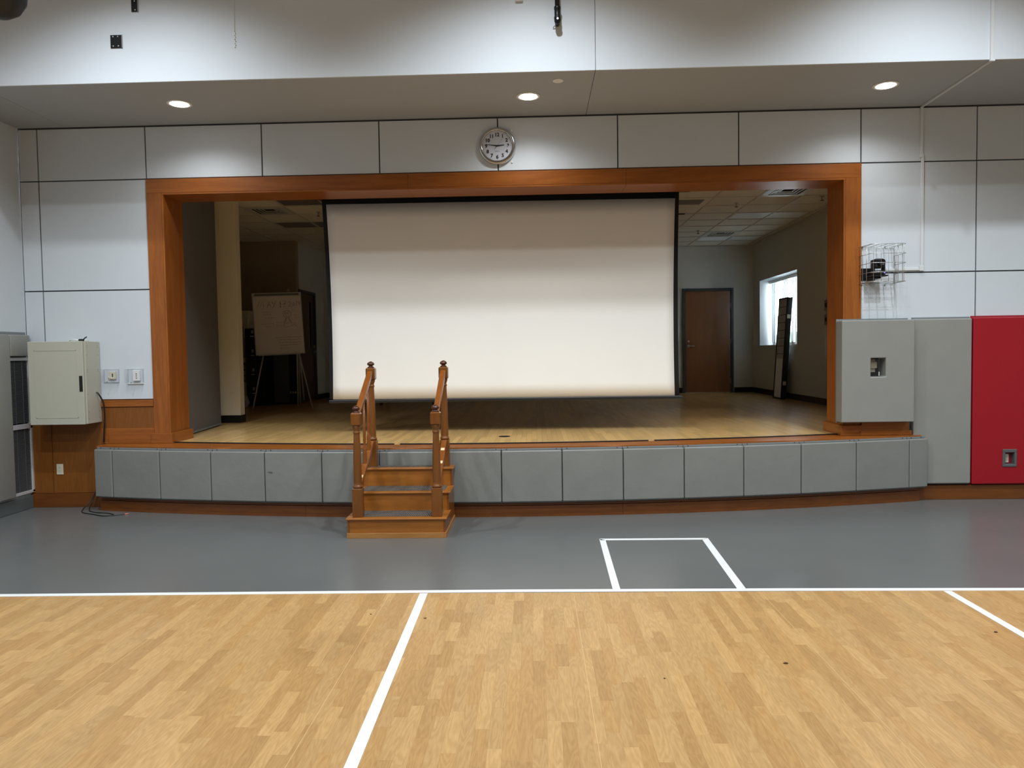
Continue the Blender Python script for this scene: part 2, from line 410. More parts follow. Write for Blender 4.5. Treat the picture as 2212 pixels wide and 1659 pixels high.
# ---- proscenium frame
pf = empty('proscenium_frame', (0, 0, SZ), 'orange-brown wooden frame around the stage opening', 'frame', kind='structure')
FZ = 3.418; IZ = 3.27; FX0 = 3*P; IX = 3.5; FY = -0.018
for s in (-1, 1):
    a, c = sorted((s*IX, s*FX0))
    box(a, c, FY, 0.016, SZ, IZ, 0.002).build('casing_board', WV, pf)
    a, c = sorted((s*(IX-0.02), s*IX))
    box(a, c, FY+0.002, 0.235, SZ, IZ-0.02, 0.002).build('jamb_board', WV, pf)
    a, c = sorted((s*(IX-0.012), s*IX))
    box(a, c, 0.241, 0.42, SZ, IZ-0.012, 0.002).build('jamb_board', WV, pf)
    a, c = sorted((s*(IX-0.045), s*(FX0+0.02)))
    box(a, c, FY-0.03, 0.015, SZ, SZ+0.105, 0.003).build('plinth_board', WH, pf)
    a, c = sorted((s*(IX-0.045), s*(IX-0.015)))
    box(a, c, 0.015, 0.44, SZ, SZ+0.105, 0.003).build('plinth_board', WY, pf)
    a, c = sorted((s*(IX-0.058), s*(FX0+0.02)))
    box(a, c, FY-0.042, FY-0.03, SZ, SZ+0.025, 0.003).build('shoe_mould', WH, pf)
xs = [-FX0, -0.93, 1.30, FX0]
for a, c in zip(xs, xs[1:]):
    box(a+0.0008, c-0.0008, FY, 0.016, IZ, FZ-0.006, 0.002).build('header_board', WH, pf)
xs = [-IX, -0.93, 1.30, IX]
for a, c in zip(xs, xs[1:]):
    box(a+0.0008, c-0.0008, FY+0.002, 0.235, IZ-0.02, IZ, 0.002).build('head_jamb_board', WH, pf)
    box(a+0.0008, c-0.0008, 0.241, 0.42, IZ-0.012, IZ, 0.002).build('head_jamb_board', WH, pf)
box(3.66, 4.13, -0.05, 0.0, SZ, 0.80, 0.003).build('plinth_board', WH, pf)
box(3.64, 4.15, -0.068, -0.05, SZ, 0.715, 0.003).build('shoe_mould', WH, pf)

# ---- stage platform
stage = empty('stage', (0, 0, 0), 'raised stage with bowed front, wooden nosing and maple strip floor', 'stage', kind='structure')
SXL, SXR = -4.17, 4.24
N_ = 48
def xs_lin(a, c, n): return [a+(c-a)*i/n for i in range(n+1)]
# solid body of the apron
pts = [(x, arc(x)+0.03) for x in xs_lin(SXL+0.02, SXR-0.02, N_)] + [(SXR-0.02, 0.0), (SXL+0.02, 0.0)]
MB().prism(pts, 0.0, SZ-0.03).build('apron_body', REVEAL, stage)
pts = [(x, arc(x)-0.005) for x in xs_lin(SXL+0.01, SXR-0.01, N_)] + [(SXR-0.01, 0.016), (SXL+0.01, 0.016)]
# wooden border boards (nosing) following the bow, jointed
jx = [SXL, -2.75, -0.9, 1.07, 2.9, SXR]
for a, c in zip(jx, jx[1:]):
    n = 12; f = [(x, arc(x)-0.022) for x in xs_lin(a+0.0006, c-0.0006, n)]
    bk = [(x, min(arcb(x), -0.0) if abs(x) > IX-0.02 else arcb(x)-0.004) for x in reversed(xs_lin(a+0.0006, c-0.0006, n))]
    m = MB().prism(f+bk, SZ-0.028, SZ)
    es = [e for e in m.bm.edges if all(abs(v.co.y-(arc(v.co.x)-0.022)) < 1e-4 for v in e.verts) and abs(e.verts[0].co.x-e.verts[1].co.x) > 1e-4]
    bmesh.ops.bevel(m.bm, geom=es, offset=0.012, segments=3, affect='EDGES', profile=0.5)
    m.build('nosing_board', WH, stage)
for a, c in ((-3.66, -1.06), (-1.0, 1.46), (1.52, 3.6)):
    f = [(x, arcb(x)-0.008) for x in xs_lin(a, c, 16)]; bk = [(x, arcb(x)+0.022) for x in reversed(xs_lin(a, c, 16))]
    MB().prism(f+bk, SZ-0.002, SZ+0.010).build('edge_strip', BLKP, stage)
# base boards of the apron
jb = [SXL+0.03, -3.405, -2.283, -1.15, 0.009, 1.173, 2.325, 3.478, SXR-0.03]
for i, (a, c) in enumerate(zip(jb, jb[1:])):
    f = [(x, arc(x)-0.004) for x in xs_lin(a+0.001, c-0.001, 6)]; bk = [(x, arc(x)+0.03) for x in reversed(xs_lin(a+0.001, c-0.001, 6))]
    MB().prism(f+bk, 0.108, 0.15).build('upper_base_board', WB, stage)
jb2 = [SXL+0.012, -1.9, 1.17, SXR-0.012]
for a, c in zip(jb2, jb2[1:]):
    f = [(x, arc(x)-0.012) for x in xs_lin(a+0.001, c-0.001, 14)]; bk = [(x, arc(x)+0.03) for x in reversed(xs_lin(a+0.001, c-0.001, 14))]
    MB().prism(f+bk, 0.0, 0.104).build('lower_base_board', WB, stage)
    f = [(x, arc(x)-0.018) for x in xs_lin(a+0.001, c-0.001, 14)]
    bk = [(x, arc(x)-0.010) for x in reversed(xs_lin(a+0.001, c-0.001, 14))]
    MB().prism(f+bk, 0.0, 0.028).build('shoe_mould', WB, stage)
for xx in (SXL+0.012, SXR-0.04):
    box(xx, xx+0.03, arc(xx)+0.02, 0.0, 0.0, 0.15, 0.002).build('end_board', WB, stage)
# stage sub floor and strips
box(-5.2, 4.9, 0.0, 7.9, 0.0, SZ-0.012).build('stage_deck', REVEAL, stage)
pts = [(x, arcb(x)+0.004) for x in xs_lin(-3.6, 3.6, 24)] + [(3.6, 0.1), (-3.6, 0.1)]
random.seed(11)
SW2 = 0.054; T2 = 0.012; cand = []
x = -5.15
while x < 4.86:
    xm = x+SW2/2
    ys = (arcb(xm)+0.013 if abs(xm) < IX-0.05 else 0.02); ys0 = ys
    y = ys; first = True
    while y < 7.87:
        ln = random.choice((0.35, 0.5, 0.65, 0.8, 0.95, 1.1, 1.3))
        if first: ln *= random.uniform(0.3, 1); first = False
        ln = min(ln, 7.87-y); ln = round(ln, 3)
        if ln < 0.03: break
        q = project((xm, y+ln/2, SZ)); ar = 0
        c1 = project((xm, y, SZ)); c2 = project((xm, y+ln, SZ))
        hid = (-2.0 < xm < 2.0 and y > 2.8) or abs(xm) > 4.0 and y < 2
        if q and c1 and not hid and 405 < q[0] < 1790: ar = (c1[1]-c2[1])*SW2*CAM['f']/(y+8)
        cand.append((ar, x, y, ln)); y += ln
    x += SW2
cand.sort(key=lambda t: -t[0]); pm = {}
for ar, px, py, ln in cand[:300]:
    if ln not in pm: pm[ln] = box(0.0004, SW2-0.0004, 0.0004, ln-0.0004, -T2, 0.0).mesh('plank', STPL_O)
    o = bpy.data.objects.new('plank', pm[ln]); COL.objects.link(o); o.location = (px, py, SZ); o.parent = stage
b = MB()
for ar, px, py, ln in cand[300:]: b.box(px+0.0004, px+SW2-0.0004, py+0.0004, py+ln-0.0004, SZ-T2, SZ)
o = b.build('plank_field', STPL_I, stage); o['kind'] = 'stuff'

# ---- backstage room
yb = 7.869; cz = 3.69; rx = 4.862
ws = shell('wall_back_stage', -5.3, 5.4, yb, yb+0.15, 0.3, 4.2, BWALL, 'grey rear wall of the backstage room')
wr = empty('wall_right_stage', (0, 0, 0), 'grey right wall of the stage with a deep window', 'wall', kind='structure')
WY0, WY1, WZ0, WZ1 = 5.287, 7.425, 1.63, 2.925
b = MB(); b.box(rx, rx+0.3, 0.4, WY0, 0.3, 4.2); b.box(rx, rx+0.3, WY1, yb+0.1, 0.3, 4.2)
b.box(rx, rx+0.3, WY0, WY1, 0.3, WZ0); b.box(rx, rx+0.3, WY0, WY1, WZ1, 4.2); b.build('wall_face', BWALL, wr)
box(rx-0.022, rx, 3.98, 4.15, 0.88, 3.62, 0.004).build('wall_strip', BWALL, wr)
shell('wall_left_stage', -5.35, -5.15, 0.4, 6.3, 0.3, 4.2, BWALL, 'dim left wall of the backstage room behind the column')
shell('wall_tan', -5.3, -4.07, 6.1, 6.25, 0.3, 4.2, BROWNW, 'dim tan wall behind the paper easel')
wa = empty('wall_alcove', (0, 0, 0), 'grey return wall holding the dark side door', 'wall', kind='structure')
b = MB(); b.box(-4.25, -4.07, 6.25, yb, 2.81, 4.2); b.box(-4.25, -4.07, 7.28, yb, 0.3, 2.81); b.box(-4.25, -4.20, 6.1, 7.28, 0.3, 2.81)
b.build('wall_face', BWALL, wa)
# grey sliding partition on the left of the stage and cream column
pt = empty('wall_partition', (-3.68, 0.42, SZ), 'dark grey tall partition behind the left jamb', 'partition', kind='structure')
MB().prism([(-3.593, 0.42), (-3.765, 1.90), (-3.825, 1.90), (-3.653, 0.42)][::-1], SZ+0.035, cz).build('partition_panel', PART, pt)
MB().prism([(-3.590, 0.42), (-3.762, 1.902), (-3.828, 1.902), (-3.656, 0.42)][::-1], SZ+0.012, SZ+0.035).build('bottom_trim', PADB, pt)
MB().prism([(-3.61, 0.44), (-3.78, 1.88), (-3.81, 1.88), (-3.64, 0.44)][::-1], SZ, SZ+0.012).build('gap_shade', BLKP, pt)  # black strip filling the floor gap, stands in for the shadow under the partition
tag(box(-4.02, -3.645, 2.25, 2.40, SZ+0.10, cz, 0.003).build('column', CREAM), 'cream square column beside the dark grey partition', 'column', kind='structure')
box(-5.3, -4.02, 2.31, 2.40, SZ, cz).build('infill', CREAM, bpy.data.objects['column'])
box(-4.03, -3.635, 2.242, 2.41, SZ, SZ+0.10, 0.003).build('rubber_base', BASEB, bpy.data.objects['column'])
shell('wall_stage_side', -5.3, -3.70, 0.40, 0.46, 0.3, 4.2, BWALL, 'hidden wall behind the left jamb')
for nm, a in (('baseboard_back', (-4.07, 3.40, yb-0.012, yb, SZ, SZ+0.105)), ('baseboard_corner', (4.47, rx, yb-0.012, yb, SZ, SZ+0.105)),
              ('baseboard_right', (rx-0.012, rx, 0.45, yb-0.012, SZ, SZ+0.105)), ('baseboard_alcove', (-4.07, -4.058, 7.30, yb-0.012, SZ, SZ+0.105))):
    tag(box(*a, 0.003).build(nm, BASEB), {'baseboard_back': 'black rubber base along the backstage rear wall', 'baseboard_corner': 'short black rubber base right of the brown door',
        'baseboard_right': 'black rubber base under the stage window wall', 'baseboard_alcove': 'short black base beside the dark side door'}[nm], 'baseboard', kind='structure')

# ---- backstage ceiling: slab, T grid, tiles
ceil = empty('ceiling_stage', (0, 0, 0), 'suspended ceiling of square tiles above the stage', 'ceiling', kind='structure')
box(-5.3, 5.2, 0.40, yb+0.1, cz+0.10, cz+0.2).build('slab', REVEAL, ceil)
T = 0.6096
gx = [4.112+T*k for k in (1,)] + [4.112-T*k for k in range(0, 16)]
gx = sorted(gx); gy = [2.921-T*4+T*k for k in range(0, 13)]
for g in gx: box(g-0.009, g+0.009, 0.42, yb, cz-0.004, cz+0.02).build('grid_rail', TGRID, ceil)
for g in gy: box(-5.15, rx, g-0.009, g+0.009, cz-0.003, cz+0.02).build('grid_rail', TGRID, ceil)
b = MB(); b.box(rx-0.05, rx, 0.42, yb, cz-0.006, cz+0.01); b.box(-5.15, rx, yb-0.02, yb, cz-0.006, cz+0.01); b.build('wall_angle', TGRID, ceil)
ix0 = gx[0]
fixtures = {}      # cells taken by lights and diffusers
def cell(x, y): return (round((x-gx[0])/T-0.5), round((y-gy[0])/T-0.5))
troffers = [((3.807, 4.416), 4.45, ACRY), ((3.807, 4.416), 6.885, ACRY), ((-2.9, -2.29), 2.62, ACRYD), ((-3.51, -2.9), 4.45, ACRYD), ((0.1, 0.7), 4.45, ACRYD)]
vents = [(3.807, 2.62), (3.807, 6.275), (-3.51, 3.226)]
taken = set()
for (xa, xb), y, m in troffers: taken.add(cell(xa, y)); taken.add(cell(xb, y))
for x, y in vents: taken.add(cell(x, y))
taken.add(cell(2.588, 3.53-0.3))
tile_mesh = {}
random.seed(3)
yy = gy + [yb-0.02]; xx = gx + [rx-0.05]
for i in range(len(xx)-1):
    for j in range(-1, len(yy)-1):
        a = xx[i]; c = xx[i+1]; d = yy[j] if j >= 0 else 0.42; e = yy[j+1] if j >= 0 else yy[0]
        if (i, j) in taken or c-a < 0.05 or e-d < 0.03: continue
        box(a+0.010, c-0.010, d+0.010, e-0.010, cz+0.004, cz+0.02, 0.003).build('ceiling_tile', TILE, ceil)
for k, ((xa, xb), y, m) in enumerate(troffers):
    lb = ['bright acrylic ceiling light nearest the right stage window', 'acrylic ceiling light by the rear wall above the brown door', 'grey unlit ceiling light nearest the screen top left corner',
          'grey unlit ceiling light above the paper easel', 'unlit ceiling light hidden above the projection screen'][k]
    t = empty('ceiling_light', ((xa+xb)/2, y, cz), lb, 'ceiling light', 'troffer lights in the stage ceiling')
    x0 = min(xa, xb)-T/2; x1 = max(xa, xb)+T/2
    b = MB(); b.box(x0+.01, x1-.01, y-T/2+.01, y-T/2+.035, cz-.004, cz+.06); b.box(x0+.01, x1-.01, y+T/2-.035, y+T/2-.01, cz-.004, cz+.06)
    b.box(x0+.01, x0+.035, y-T/2+.035, y+T/2-.035, cz-.004, cz+.06); b.box(x1-.035, x1-.01, y-T/2+.035, y+T/2-.035, cz-.004, cz+.06)
    b.build('frame', TGRID, t); box(x0+.035, x1-.035, y-T/2+.035, y+T/2-.035, cz+.006, cz+.014).build('diffuser', m, t)
for k, (x, y) in enumerate(vents):
    lb = ['square louvred air diffuser nearest the right jamb', 'square louvred air diffuser above the brown door', 'square louvred air diffuser left of the projection screen'][k]
    t = empty('ceiling_vent', (x, y, cz), lb, 'vent', 'air diffusers in the stage ceiling')
    box(x-T/2+.012, x+T/2-.012, y-T/2+.012, y+T/2-.012, cz+.04, cz+.05).build('back_plate', VDK, t)
    r0 = T/2-.012
    for q in range(4):
        r1 = r0-(.085 if q == 0 else .022); zz = cz-.006+.006*q
        b = MB()
        for s in (-1, 1):
            b.prism([(x-r0, y+s*r0), (x+r0, y+s*r0), (x+r1, y+s*r1), (x-r1, y+s*r1)], zz, zz+.005)
            b.prism([(x+s*r0, y-r0), (x+s*r0, y+r0), (x+s*r1, y+r1), (x+s*r1, y-r1)], zz, zz+.005)
        b.build('louvre', VENT, t); r0 = r1-.022
x, y = 2.588, 3.226
t = empty('ceiling_vent', (x, y, cz), 'flat grey return air grille right of the projection screen', 'vent', 'air diffusers in the stage ceiling')
b = MB(); 
for s in (-1, 1):
    b.box(x-.29, x+.29, *sorted((y+s*.29, y+s*.20)), cz-.004, cz+.01); b.box(*sorted((x+s*.29, x+s*.20)), y-.2, y+.2, cz-.004, cz+.01)
b.build('frame', TILE, t); box(x-.2, x+.2, y-.2, y+.2, cz+.004, cz+.012).build('grille', ACRYD, t)
t = tag(box(2.4, 2.72, 4.09, 4.15, cz-.012, cz-.004, 0.002).build('slot_vent', VDK), 'thin black slot in the tiles right of the screen', 'vent')
for (x, y, lb) in ((-2.84, 3.38, 'sprinkler head in the tile beside the screen top left corner'), (3.31, 3.35, 'sprinkler head in the second tile row right of the screen'),
                   (3.29, 5.80, 'sprinkler head nearest the brown door'), (4.41, 3.0, 'sprinkler head closest to the right jamb')):
    t = empty('sprinkler_head', (x, y, cz), lb, 'sprinkler', 'sprinkler heads in the stage ceiling')
    MB().lathe([(.03, -.004), (.03, 0), (.02, .004)], (x, y, cz-.004), n=16).build('escutcheon', STEEL, t)
    MB().lathe([(.008, 0), (.008, -.045), (.012, -.05)], (x, y, cz-.004), n=10).build('body', STEEL, t)
    MB().lathe([(.024, -.052), (.024, -.056)], (x, y, cz-.004), n=16).build('deflector', VDK, t)

# ---- stage window with vertical blinds
win = empty('window_1', (rx, 6.35, WZ0), 'deep window in the right stage wall with daylight behind', 'window', kind='structure')
RXW = 5.112
b = MB(); b.box(rx-0.002, RXW+.1, WY0, WY0+.012, WZ0, WZ1); b.box(rx-0.002, RXW+.1, WY1-.012, WY1, WZ0, WZ1)
b.box(rx-0.002, RXW+.1, WY0, WY1, WZ1-.012, WZ1); b.build('window_reveal', REVW, win)
box(rx-0.02, RXW+.1, WY0-.02, WY1+.02, WZ0-.025, WZ0, 0.004).build('window_sill', REVW, win)
b = MB()
for a, c in ((WY0+.012, WY0+.06), (WY1-.06, WY1-.012), (6.32, 6.40)): b.box(RXW+.04, RXW+.09, a, c, WZ0, WZ1-.012)
b.box(RXW+.04, RXW+.09, WY0+.06, WY1-.06, WZ0, WZ0+.05); b.box(RXW+.04, RXW+.09, WY0+.06, WY1-.06, WZ1-.06, WZ1-.012); b.build('window_frame', WHT, win)
box(RXW+.062, RXW+.066, WY0+.06, 6.32, WZ0+.05, WZ1-.06).build('window_pane', GLASS, win)
box(RXW+.062, RXW+.066, 6.40, WY1-.06, WZ0+.05, WZ1-.06).build('window_pane', GLASS, win)
vb = empty('vertical_blinds', (RXW, 6.35, WZ0), 'white vertical slat blinds hanging in the stage window', 'blinds')
box(RXW-.06, RXW-.01, WY0+.02, WY1-.02, WZ1-.075, WZ1-.02, 0.004).build('headrail', WHT, vb)
y = WY0+.06; k = 0
while y < WY1-.05:
    if not (6.26 < y < 6.40):
        M = Matrix.Translation((RXW-.035, y, 0)) @ Matrix.Rotation(math.radians(80+((k*37) % 9)-4), 4, 'Z')
        MB().box(-.043, .043, -.001, .001, WZ0+.05, WZ1-.075, M=M).build('slat', BLIND, vb)
    y += .078; k += 1
tag(box(rx+0.75, rx+0.8, 2, 11, 0, 1.9).build('ground_outside', solid('hedge_green', (70, 96, 60), 0.9, var=0.3, scale=3)), 'green hedge dimly seen beyond the blinds', 'hedge', kind='structure')

# ---- doors
def door(name, T0, wl, hl, label, leafmat, handle_side, vision=False):
    """T0 maps local (x along leaf, -y toward viewer, z up) to the world"""
    d = empty(name, (0, 0, 0), label, 'door', kind='structure')
    def pb(nm, m, bx, par=None, bev=0.002):
        b_ = MB(); [b_.box(*q, bev, M=T0) for q in bx]; return b_.build(nm, m, par or d)
    fw_ = .055
    pb('door_frame', DFR, [(-fw_, 0, -.02, .06, 0, hl+fw_), (wl, wl+fw_, -.02, .06, 0, hl+fw_), (0, wl, -.02, .06, hl, hl+fw_)])
    if vision:
        v0, v1, z0, z1 = wl*.62, wl*.80, 1.05, 1.95
        lf = pb('door_leaf', leafmat, [(.004, v0, .01, .05, .01, hl-.004), (v1, wl-.004, .01, .05, .01, hl-.004), (v0, v1, .01, .05, .01, z0), (v0, v1, .01, .05, z1, hl-.004)])
        pb('vision_pane', GLASS, [(v0, v1, .028, .033, z0, z1)], lf, 0)
    else:
        lf = pb('door_leaf', leafmat, [(.004, wl-.004, .004, .048, .012, hl-.004)])
    hx = .065 if handle_side < 0 else wl-.065
    for z in (.24, 1.06, hl-.3):
        xh = wl-.006 if handle_side < 0 else -.006
        pb('hinge', STEEL, [(xh-.004, xh+.016, -.012, .006, z-.055, z+.055)], d)
    hb = MB(); hb.lathe([(.030, 0), (.030, -.012), (.026, -.016)], (0, 0, 0), 'y', 20)
    for v in hb.bm.verts: v.co = T0 @ (v.co+Vector((hx, .004, .97)))
    h = hb.build('handle', STEEL, lf)
    hb = MB(); sgn = 1 if handle_side < 0 else -1
    hb.tube([T0 @ Vector(q) for q in ((hx, 0, .97), (hx, -.045, .97), (hx+sgn*.03, -.058, .97), (hx+sgn*.12, -.058, .968))], .0095, 10).build('lever', CHR, lf)
    hb = MB(); hb.lathe([(.022, 0), (.022, -.014), (.016, -.02)], (0, 0, 0), 'y', 18)
    for v in hb.bm.verts: v.co = T0 @ (v.co+Vector((hx, .004, 1.07)))
    hb.build('deadbolt', STEEL, lf)
    return d
door('door_1', Matrix.Translation((3.466, yb-.02, SZ)), .93, 2.10, 'brown wooden door in dark frame on the backstage rear wall', DOORW, -1)
# threshold under the rear door
box(3.42, 4.45, yb-.04, yb-.005, SZ, SZ+.006).build('threshold', STEEL, bpy.data.objects['door_1'])
door('door_2', Matrix.Translation((-4.07, 6.26, SZ)) @ Matrix.Rotation(math.radians(90), 4, 'Z'), .93, 2.09, 'dark brown side door with narrow glass, behind the easel', DOORD, 1, True)

# ================================================================== THINGS ON THE GYM SIDE
# ---- recessed downlights
for k, (x, y) in enumerate(((-2.983, -0.635), (0.320, -0.592), (3.604, -0.641))):
    lb = ['glowing round downlight above the left jamb', 'glowing round downlight above the wall clock', 'glowing round downlight above the right jamb'][k]
    t = empty('downlight', (x, y, 3.965), lb, 'ceiling light', 'downlights in the bulkhead')
    MB().lathe([(.113, 0), (.115, -.005), (.100, -.008), (.082, -.006), (.080, -.002)], (x, y, 3.965), n=40).build('trim_ring', WHT, t)
    MB().lathe([(.078, -.0085), (.078, -.0095)], (x, y, 3.965), n=32).build('lens', LENS, t)
    l = bpy.data.lights.new('downlight_beam', 'SPOT'); l.energy = DOWN_W*10; l.spot_size = math.radians(150); l.spot_blend = 0.8
    l.shadow_soft_size = 0.07; l.color = (0.95, 0.99, 1.0)
    lo = bpy.data.objects.new('downlight_beam', l); COL.objects.link(lo); lo.parent = t; lo.location = (0, 0, -0.03)
# ---- gym fixtures (above the frame)
for (y, z, xs, wt, half, soft) in GYM_ROWS:
    for x in xs:
        t = empty('high_bay_light', (x, y, z), 'round white reflector lamp hanging above the picture', 'ceiling light', 'round gym ceiling lamps')
        b = MB(); b.lathe([(.05, .40), (.09, .38), (.20, .12), (.23, .02)], (x, y, z), n=32); b.build('reflector', WHT, t)
        MB().tube([(x, y, z+.38), (x, y, ZC)], .012, 8).build('stem', STEEL, t)
        l = bpy.data.lights.new('bay_lamp', 'SPOT'); l.energy = wt*10; l.spot_size = math.radians(2*half); l.spot_blend = soft; l.shadow_soft_size = 0.06; l.color = GYM_COL
        lo = bpy.data.objects.new('bay_lamp', l); COL.objects.link(lo); lo.parent = t; lo.location = (0, 0, -0.14)

# ---- wall clock
ck = empty('wall_clock', (0, -0.002, 3.665), 'round chrome wall clock with white face above the stage', 'clock')
cz_ = 3.665; cx_ = -0.006
MB().lathe([(.185, 0), (.190, -.02), (.184, -.045), (.172, -.058), (.166, -.052), (.160, -.058), (.152, -.050), (.150, -.030), (.001, -.030), (.001, 0)], (cx_, 0, cz_), 'y', 64).build('rim', CHR, ck)
MB().lathe([(.1505, -.0305), (.1505, -.0315)], (cx_, 0, cz_), 'y', 64).build('face', CLKF, ck)
MB().lathe([(.151, -.046), (.151, -.047)], (cx_, 0, cz_), 'y', 48).build('glass', CLR, ck)
def textmesh(txt, size, ext=0.0005, off=0.0):
    cu = bpy.data.curves.new('t', 'FONT'); cu.body = txt; cu.size = size; cu.extrude = ext; cu.align_x = 'CENTER'; cu.align_y = 'CENTER'; cu.offset = off
    o = bpy.data.objects.new('t', cu); COL.objects.link(o)
    dg = bpy.context.evaluated_depsgraph_get(); me = bpy.data.meshes.new_from_object(o.evaluated_get(dg))
    vs_ = [v.co.copy() for v in me.vertices]; fs = [tuple(p.vertices) for p in me.polygons]
    bpy.data.objects.remove(o); return vs_, fs
def add_text(b, txt, size, M, off=0.0, ext=0.0005):
    vs_, fs = textmesh(txt, size, ext, off); bv = [b.bm.verts.new(M @ v) for v in vs_]
    for f in fs:
        try: b.bm.faces.new([bv[i] for i in f])
        except ValueError: pass
Rx = Matrix.Rotation(math.radians(90), 4, 'X')
for n in range(1, 13):
    a = math.radians(90-30*n); b = MB()
    add_text(b, str(n), .048, Matrix.Translation((cx_+.112*math.cos(a), -.0322, cz_+.112*math.sin(a)-.001)) @ Rx, off=.0024)
    b.build('numeral', INK, ck)
b = MB(); add_text(b, 'QUARTZ', .012, Matrix.Translation((cx_, -.0322, cz_-.055)) @ Rx); b.build('dial_word', ACRYD, ck)
b = MB()
for n in range(60):
    a = math.radians(6*n); rr = .1385; s = .0022 if n % 5 == 0 else .0009
    M = Matrix.Translation((cx_+rr*math.cos(a), -.0322, cz_+rr*math.sin(a))) @ Matrix.Rotation(-a, 4, 'Y')
    b.box(-.003, .003, -.0004, .0004, -s, s, M=M)
b.build('minute_ticks', INK, ck)
def hand(nm, ang, l, tail, w0, w1, y, m):
    a = math.radians(90-ang); M = Matrix.Translation((cx_, y, cz_)) @ Matrix.Rotation(-a, 4, 'Y')
    b = MB()
    b.prism([(-tail, -w0*.6), (0, -w0), (l, -w1), (l, w1), (0, w0), (-tail, w0*.6)], -.0005, .0005, M=M @ Matrix.Rotation(math.radians(90), 4, 'X'))
    b.build(nm, m, ck)
hand('hour_hand', 84, .072, .015, .0085, .004, -.034, INK)
hand('minute_hand', 278, .108, .015, .0075, .0015, -.036, INK)
hand('second_hand', 40, .098, .0, .0008, .0006, -.038, DKM); hand('second_hand_tail', 220, .045, 0, .003, .002, -.0385, INK)
for sx, sz in ((-1, -1), (-1, 1), (1, -1), (1, 1)):
    box(cx_+sx*.148-.009, cx_+sx*.148+.009, -.012, 0, cz_+sz*.158-.011, cz_+sz*.158+.011, .003).build('clip', WHT if sx > 0 else CLR, ck)

# ---- blank round plate on the bulkhead underside
tag(MB().lathe([(.048, 0), (.048, -.004), (.040, -.008)], (0.587, -0.975, 3.965), n=32).build('blank_cover_plate', WHT), 'small round white cover plate on the bulkhead underside', 'cover plate')
# ---- black steel plates on the fascia
for (x0, x1, z0, z1, scr, lb) in ((-3.303, -3.203, 4.262, 4.372, ((-3.278, 4.357), (-3.236, 4.357), (-3.278, 4.277), (-3.232, 4.277)), 'square black metal plate with four screws on the fascia'),
                              (-3.108, -3.052, 4.566, 4.72, ((-3.078, 4.655), (-3.074, 4.580), (-3.08, 4.70)), 'narrow black metal plate at the top edge of the fascia')):
    t = empty('anchor_plate', ((x0+x1)/2, -1.2, z0), lb, 'metal plate', 'black plates on the fascia')
    box(x0, x1, -1.208, -1.2, z0, z1, .001).build('plate', DKM, t)
    box(x1, x1+.005, -1.212, -1.2, z0, z1).build('bright_edge', STEEL, t)
    for (sx, sz) in scr: MB().lathe([(.005, 0), (.005, -.003), (.002, -.005)], (sx, -1.208, sz), 'y', 10).build('screw', WHT, t)
tag(box(0.225, 0.290, -1.23, -1.2, 4.556, 4.66, .003).build('junction_box', WHT), 'white box just cut off by the top of the picture', 'electrical box')
# white beaded cord
t = empty('beaded_cord', (-2.21, -1.2, 4.24), 'thin white cord with beads hanging down the fascia', 'cord')
MB().tube([(-2.209, -1.206, 5.2), (-2.209, -1.206, 4.37)], .0016, 6).build('cord', WHT, t)
for k in range(9):
    xk = -2.209+(0.004 if k % 2 else -0.002); zk = 4.375-.0165*k
    MB().lathe([(.001, -.005), (.004, -.003), (.004, .003), (.001, .005)], (xk, -1.205, zk), n=8).build('bead', WHT, t)
# black pipe with coupling
t = empty('hanging_pipe', (0.582, -1.32, 4.28), 'black pipe with a coupling hanging before the fascia', 'pipe')
px_ = 0.578; py_ = -1.265
MB().lathe([(.0205, 0), (.0205, 1.6)], (px_, py_, 4.47), n=24).build('pipe', DKM, t)
MB().lathe([(.024, 0), (.028, .004), (.028, .022), (.025, .027), (.025, .082), (.028, .087), (.028, .105), (.022, .112)], (px_, py_, 4.368), n=28).build('coupling', DKM, t)
MB().lathe([(.001, -.040), (.016, -.040), (.017, -.034), (.026, -.030), (.027, -.010), (.022, .02), (.018, .064)], (px_, py_, 4.354), 'y', 28).build('elbow', DKM, t)
MB().lathe([(.009, 0), (.009, -.006)], (px_, py_-.040, 4.360), 'y', 20).build('plug', STEEL, t)
MB().tube([(px_-.02, -1.225, 4.34), (px_-.036, -1.207, 4.325)], .004, 8).build('bolt', STEEL, t)
# rounded black fixture at the upper left corner
t = empty('hanging_speaker', (-1.94, -4.5, 3.04), 'rounded black object cut off by the upper left corner', 'speaker')
MB().lathe([(.01, -.118), (.045, -.112), (.082, -.086), (.106, -.045), (.113, 0), (.106, .045), (.07, .09)], (-1.935, -4.5, 3.155), n=32).build('shell', NAVY, t)
MB().lathe([(.012, .08), (.012, ZC-3.155)], (-1.935, -4.5, 3.155), n=12).build('stem', DKM, t)

# ---- white cable raceway from the fascia to the camera
t = empty('cable_raceway', (4.22, -1.2, 3.95), 'white cable raceway running straight down the fascia at right', 'cable cover', 'white cable raceway pieces')
box(4.205, 4.232, -1.218, -1.2005, 3.955, 6.7, .002).build('fascia_run', RACE, t)
box(4.200, 4.240, -1.222, -1.2005, 3.945, 3.962, .002).build('corner_cover', RACE, t)
tag(MB().prism([(4.232, -1.199), (4.262, -0.02), (4.244, -0.02), (4.216, -1.199)], 3.951, 3.9645).build('cable_raceway', RACE), 'white cable raceway crossing the bulkhead underside', 'cable cover', 'white cable raceway pieces')
t = empty('cable_raceway', (4.26, 0, 2.34), 'white cable raceway down the panelled wall to the caged camera', 'cable cover', 'white cable raceway pieces')
box(4.240, 4.266, -.018, -.0005, 3.47, 3.96, .002).build('wall_run', RACE, t)
box(4.236, 4.272, -.022, -.0005, 3.455, 3.49, .002).build('coupling', RACE, t)
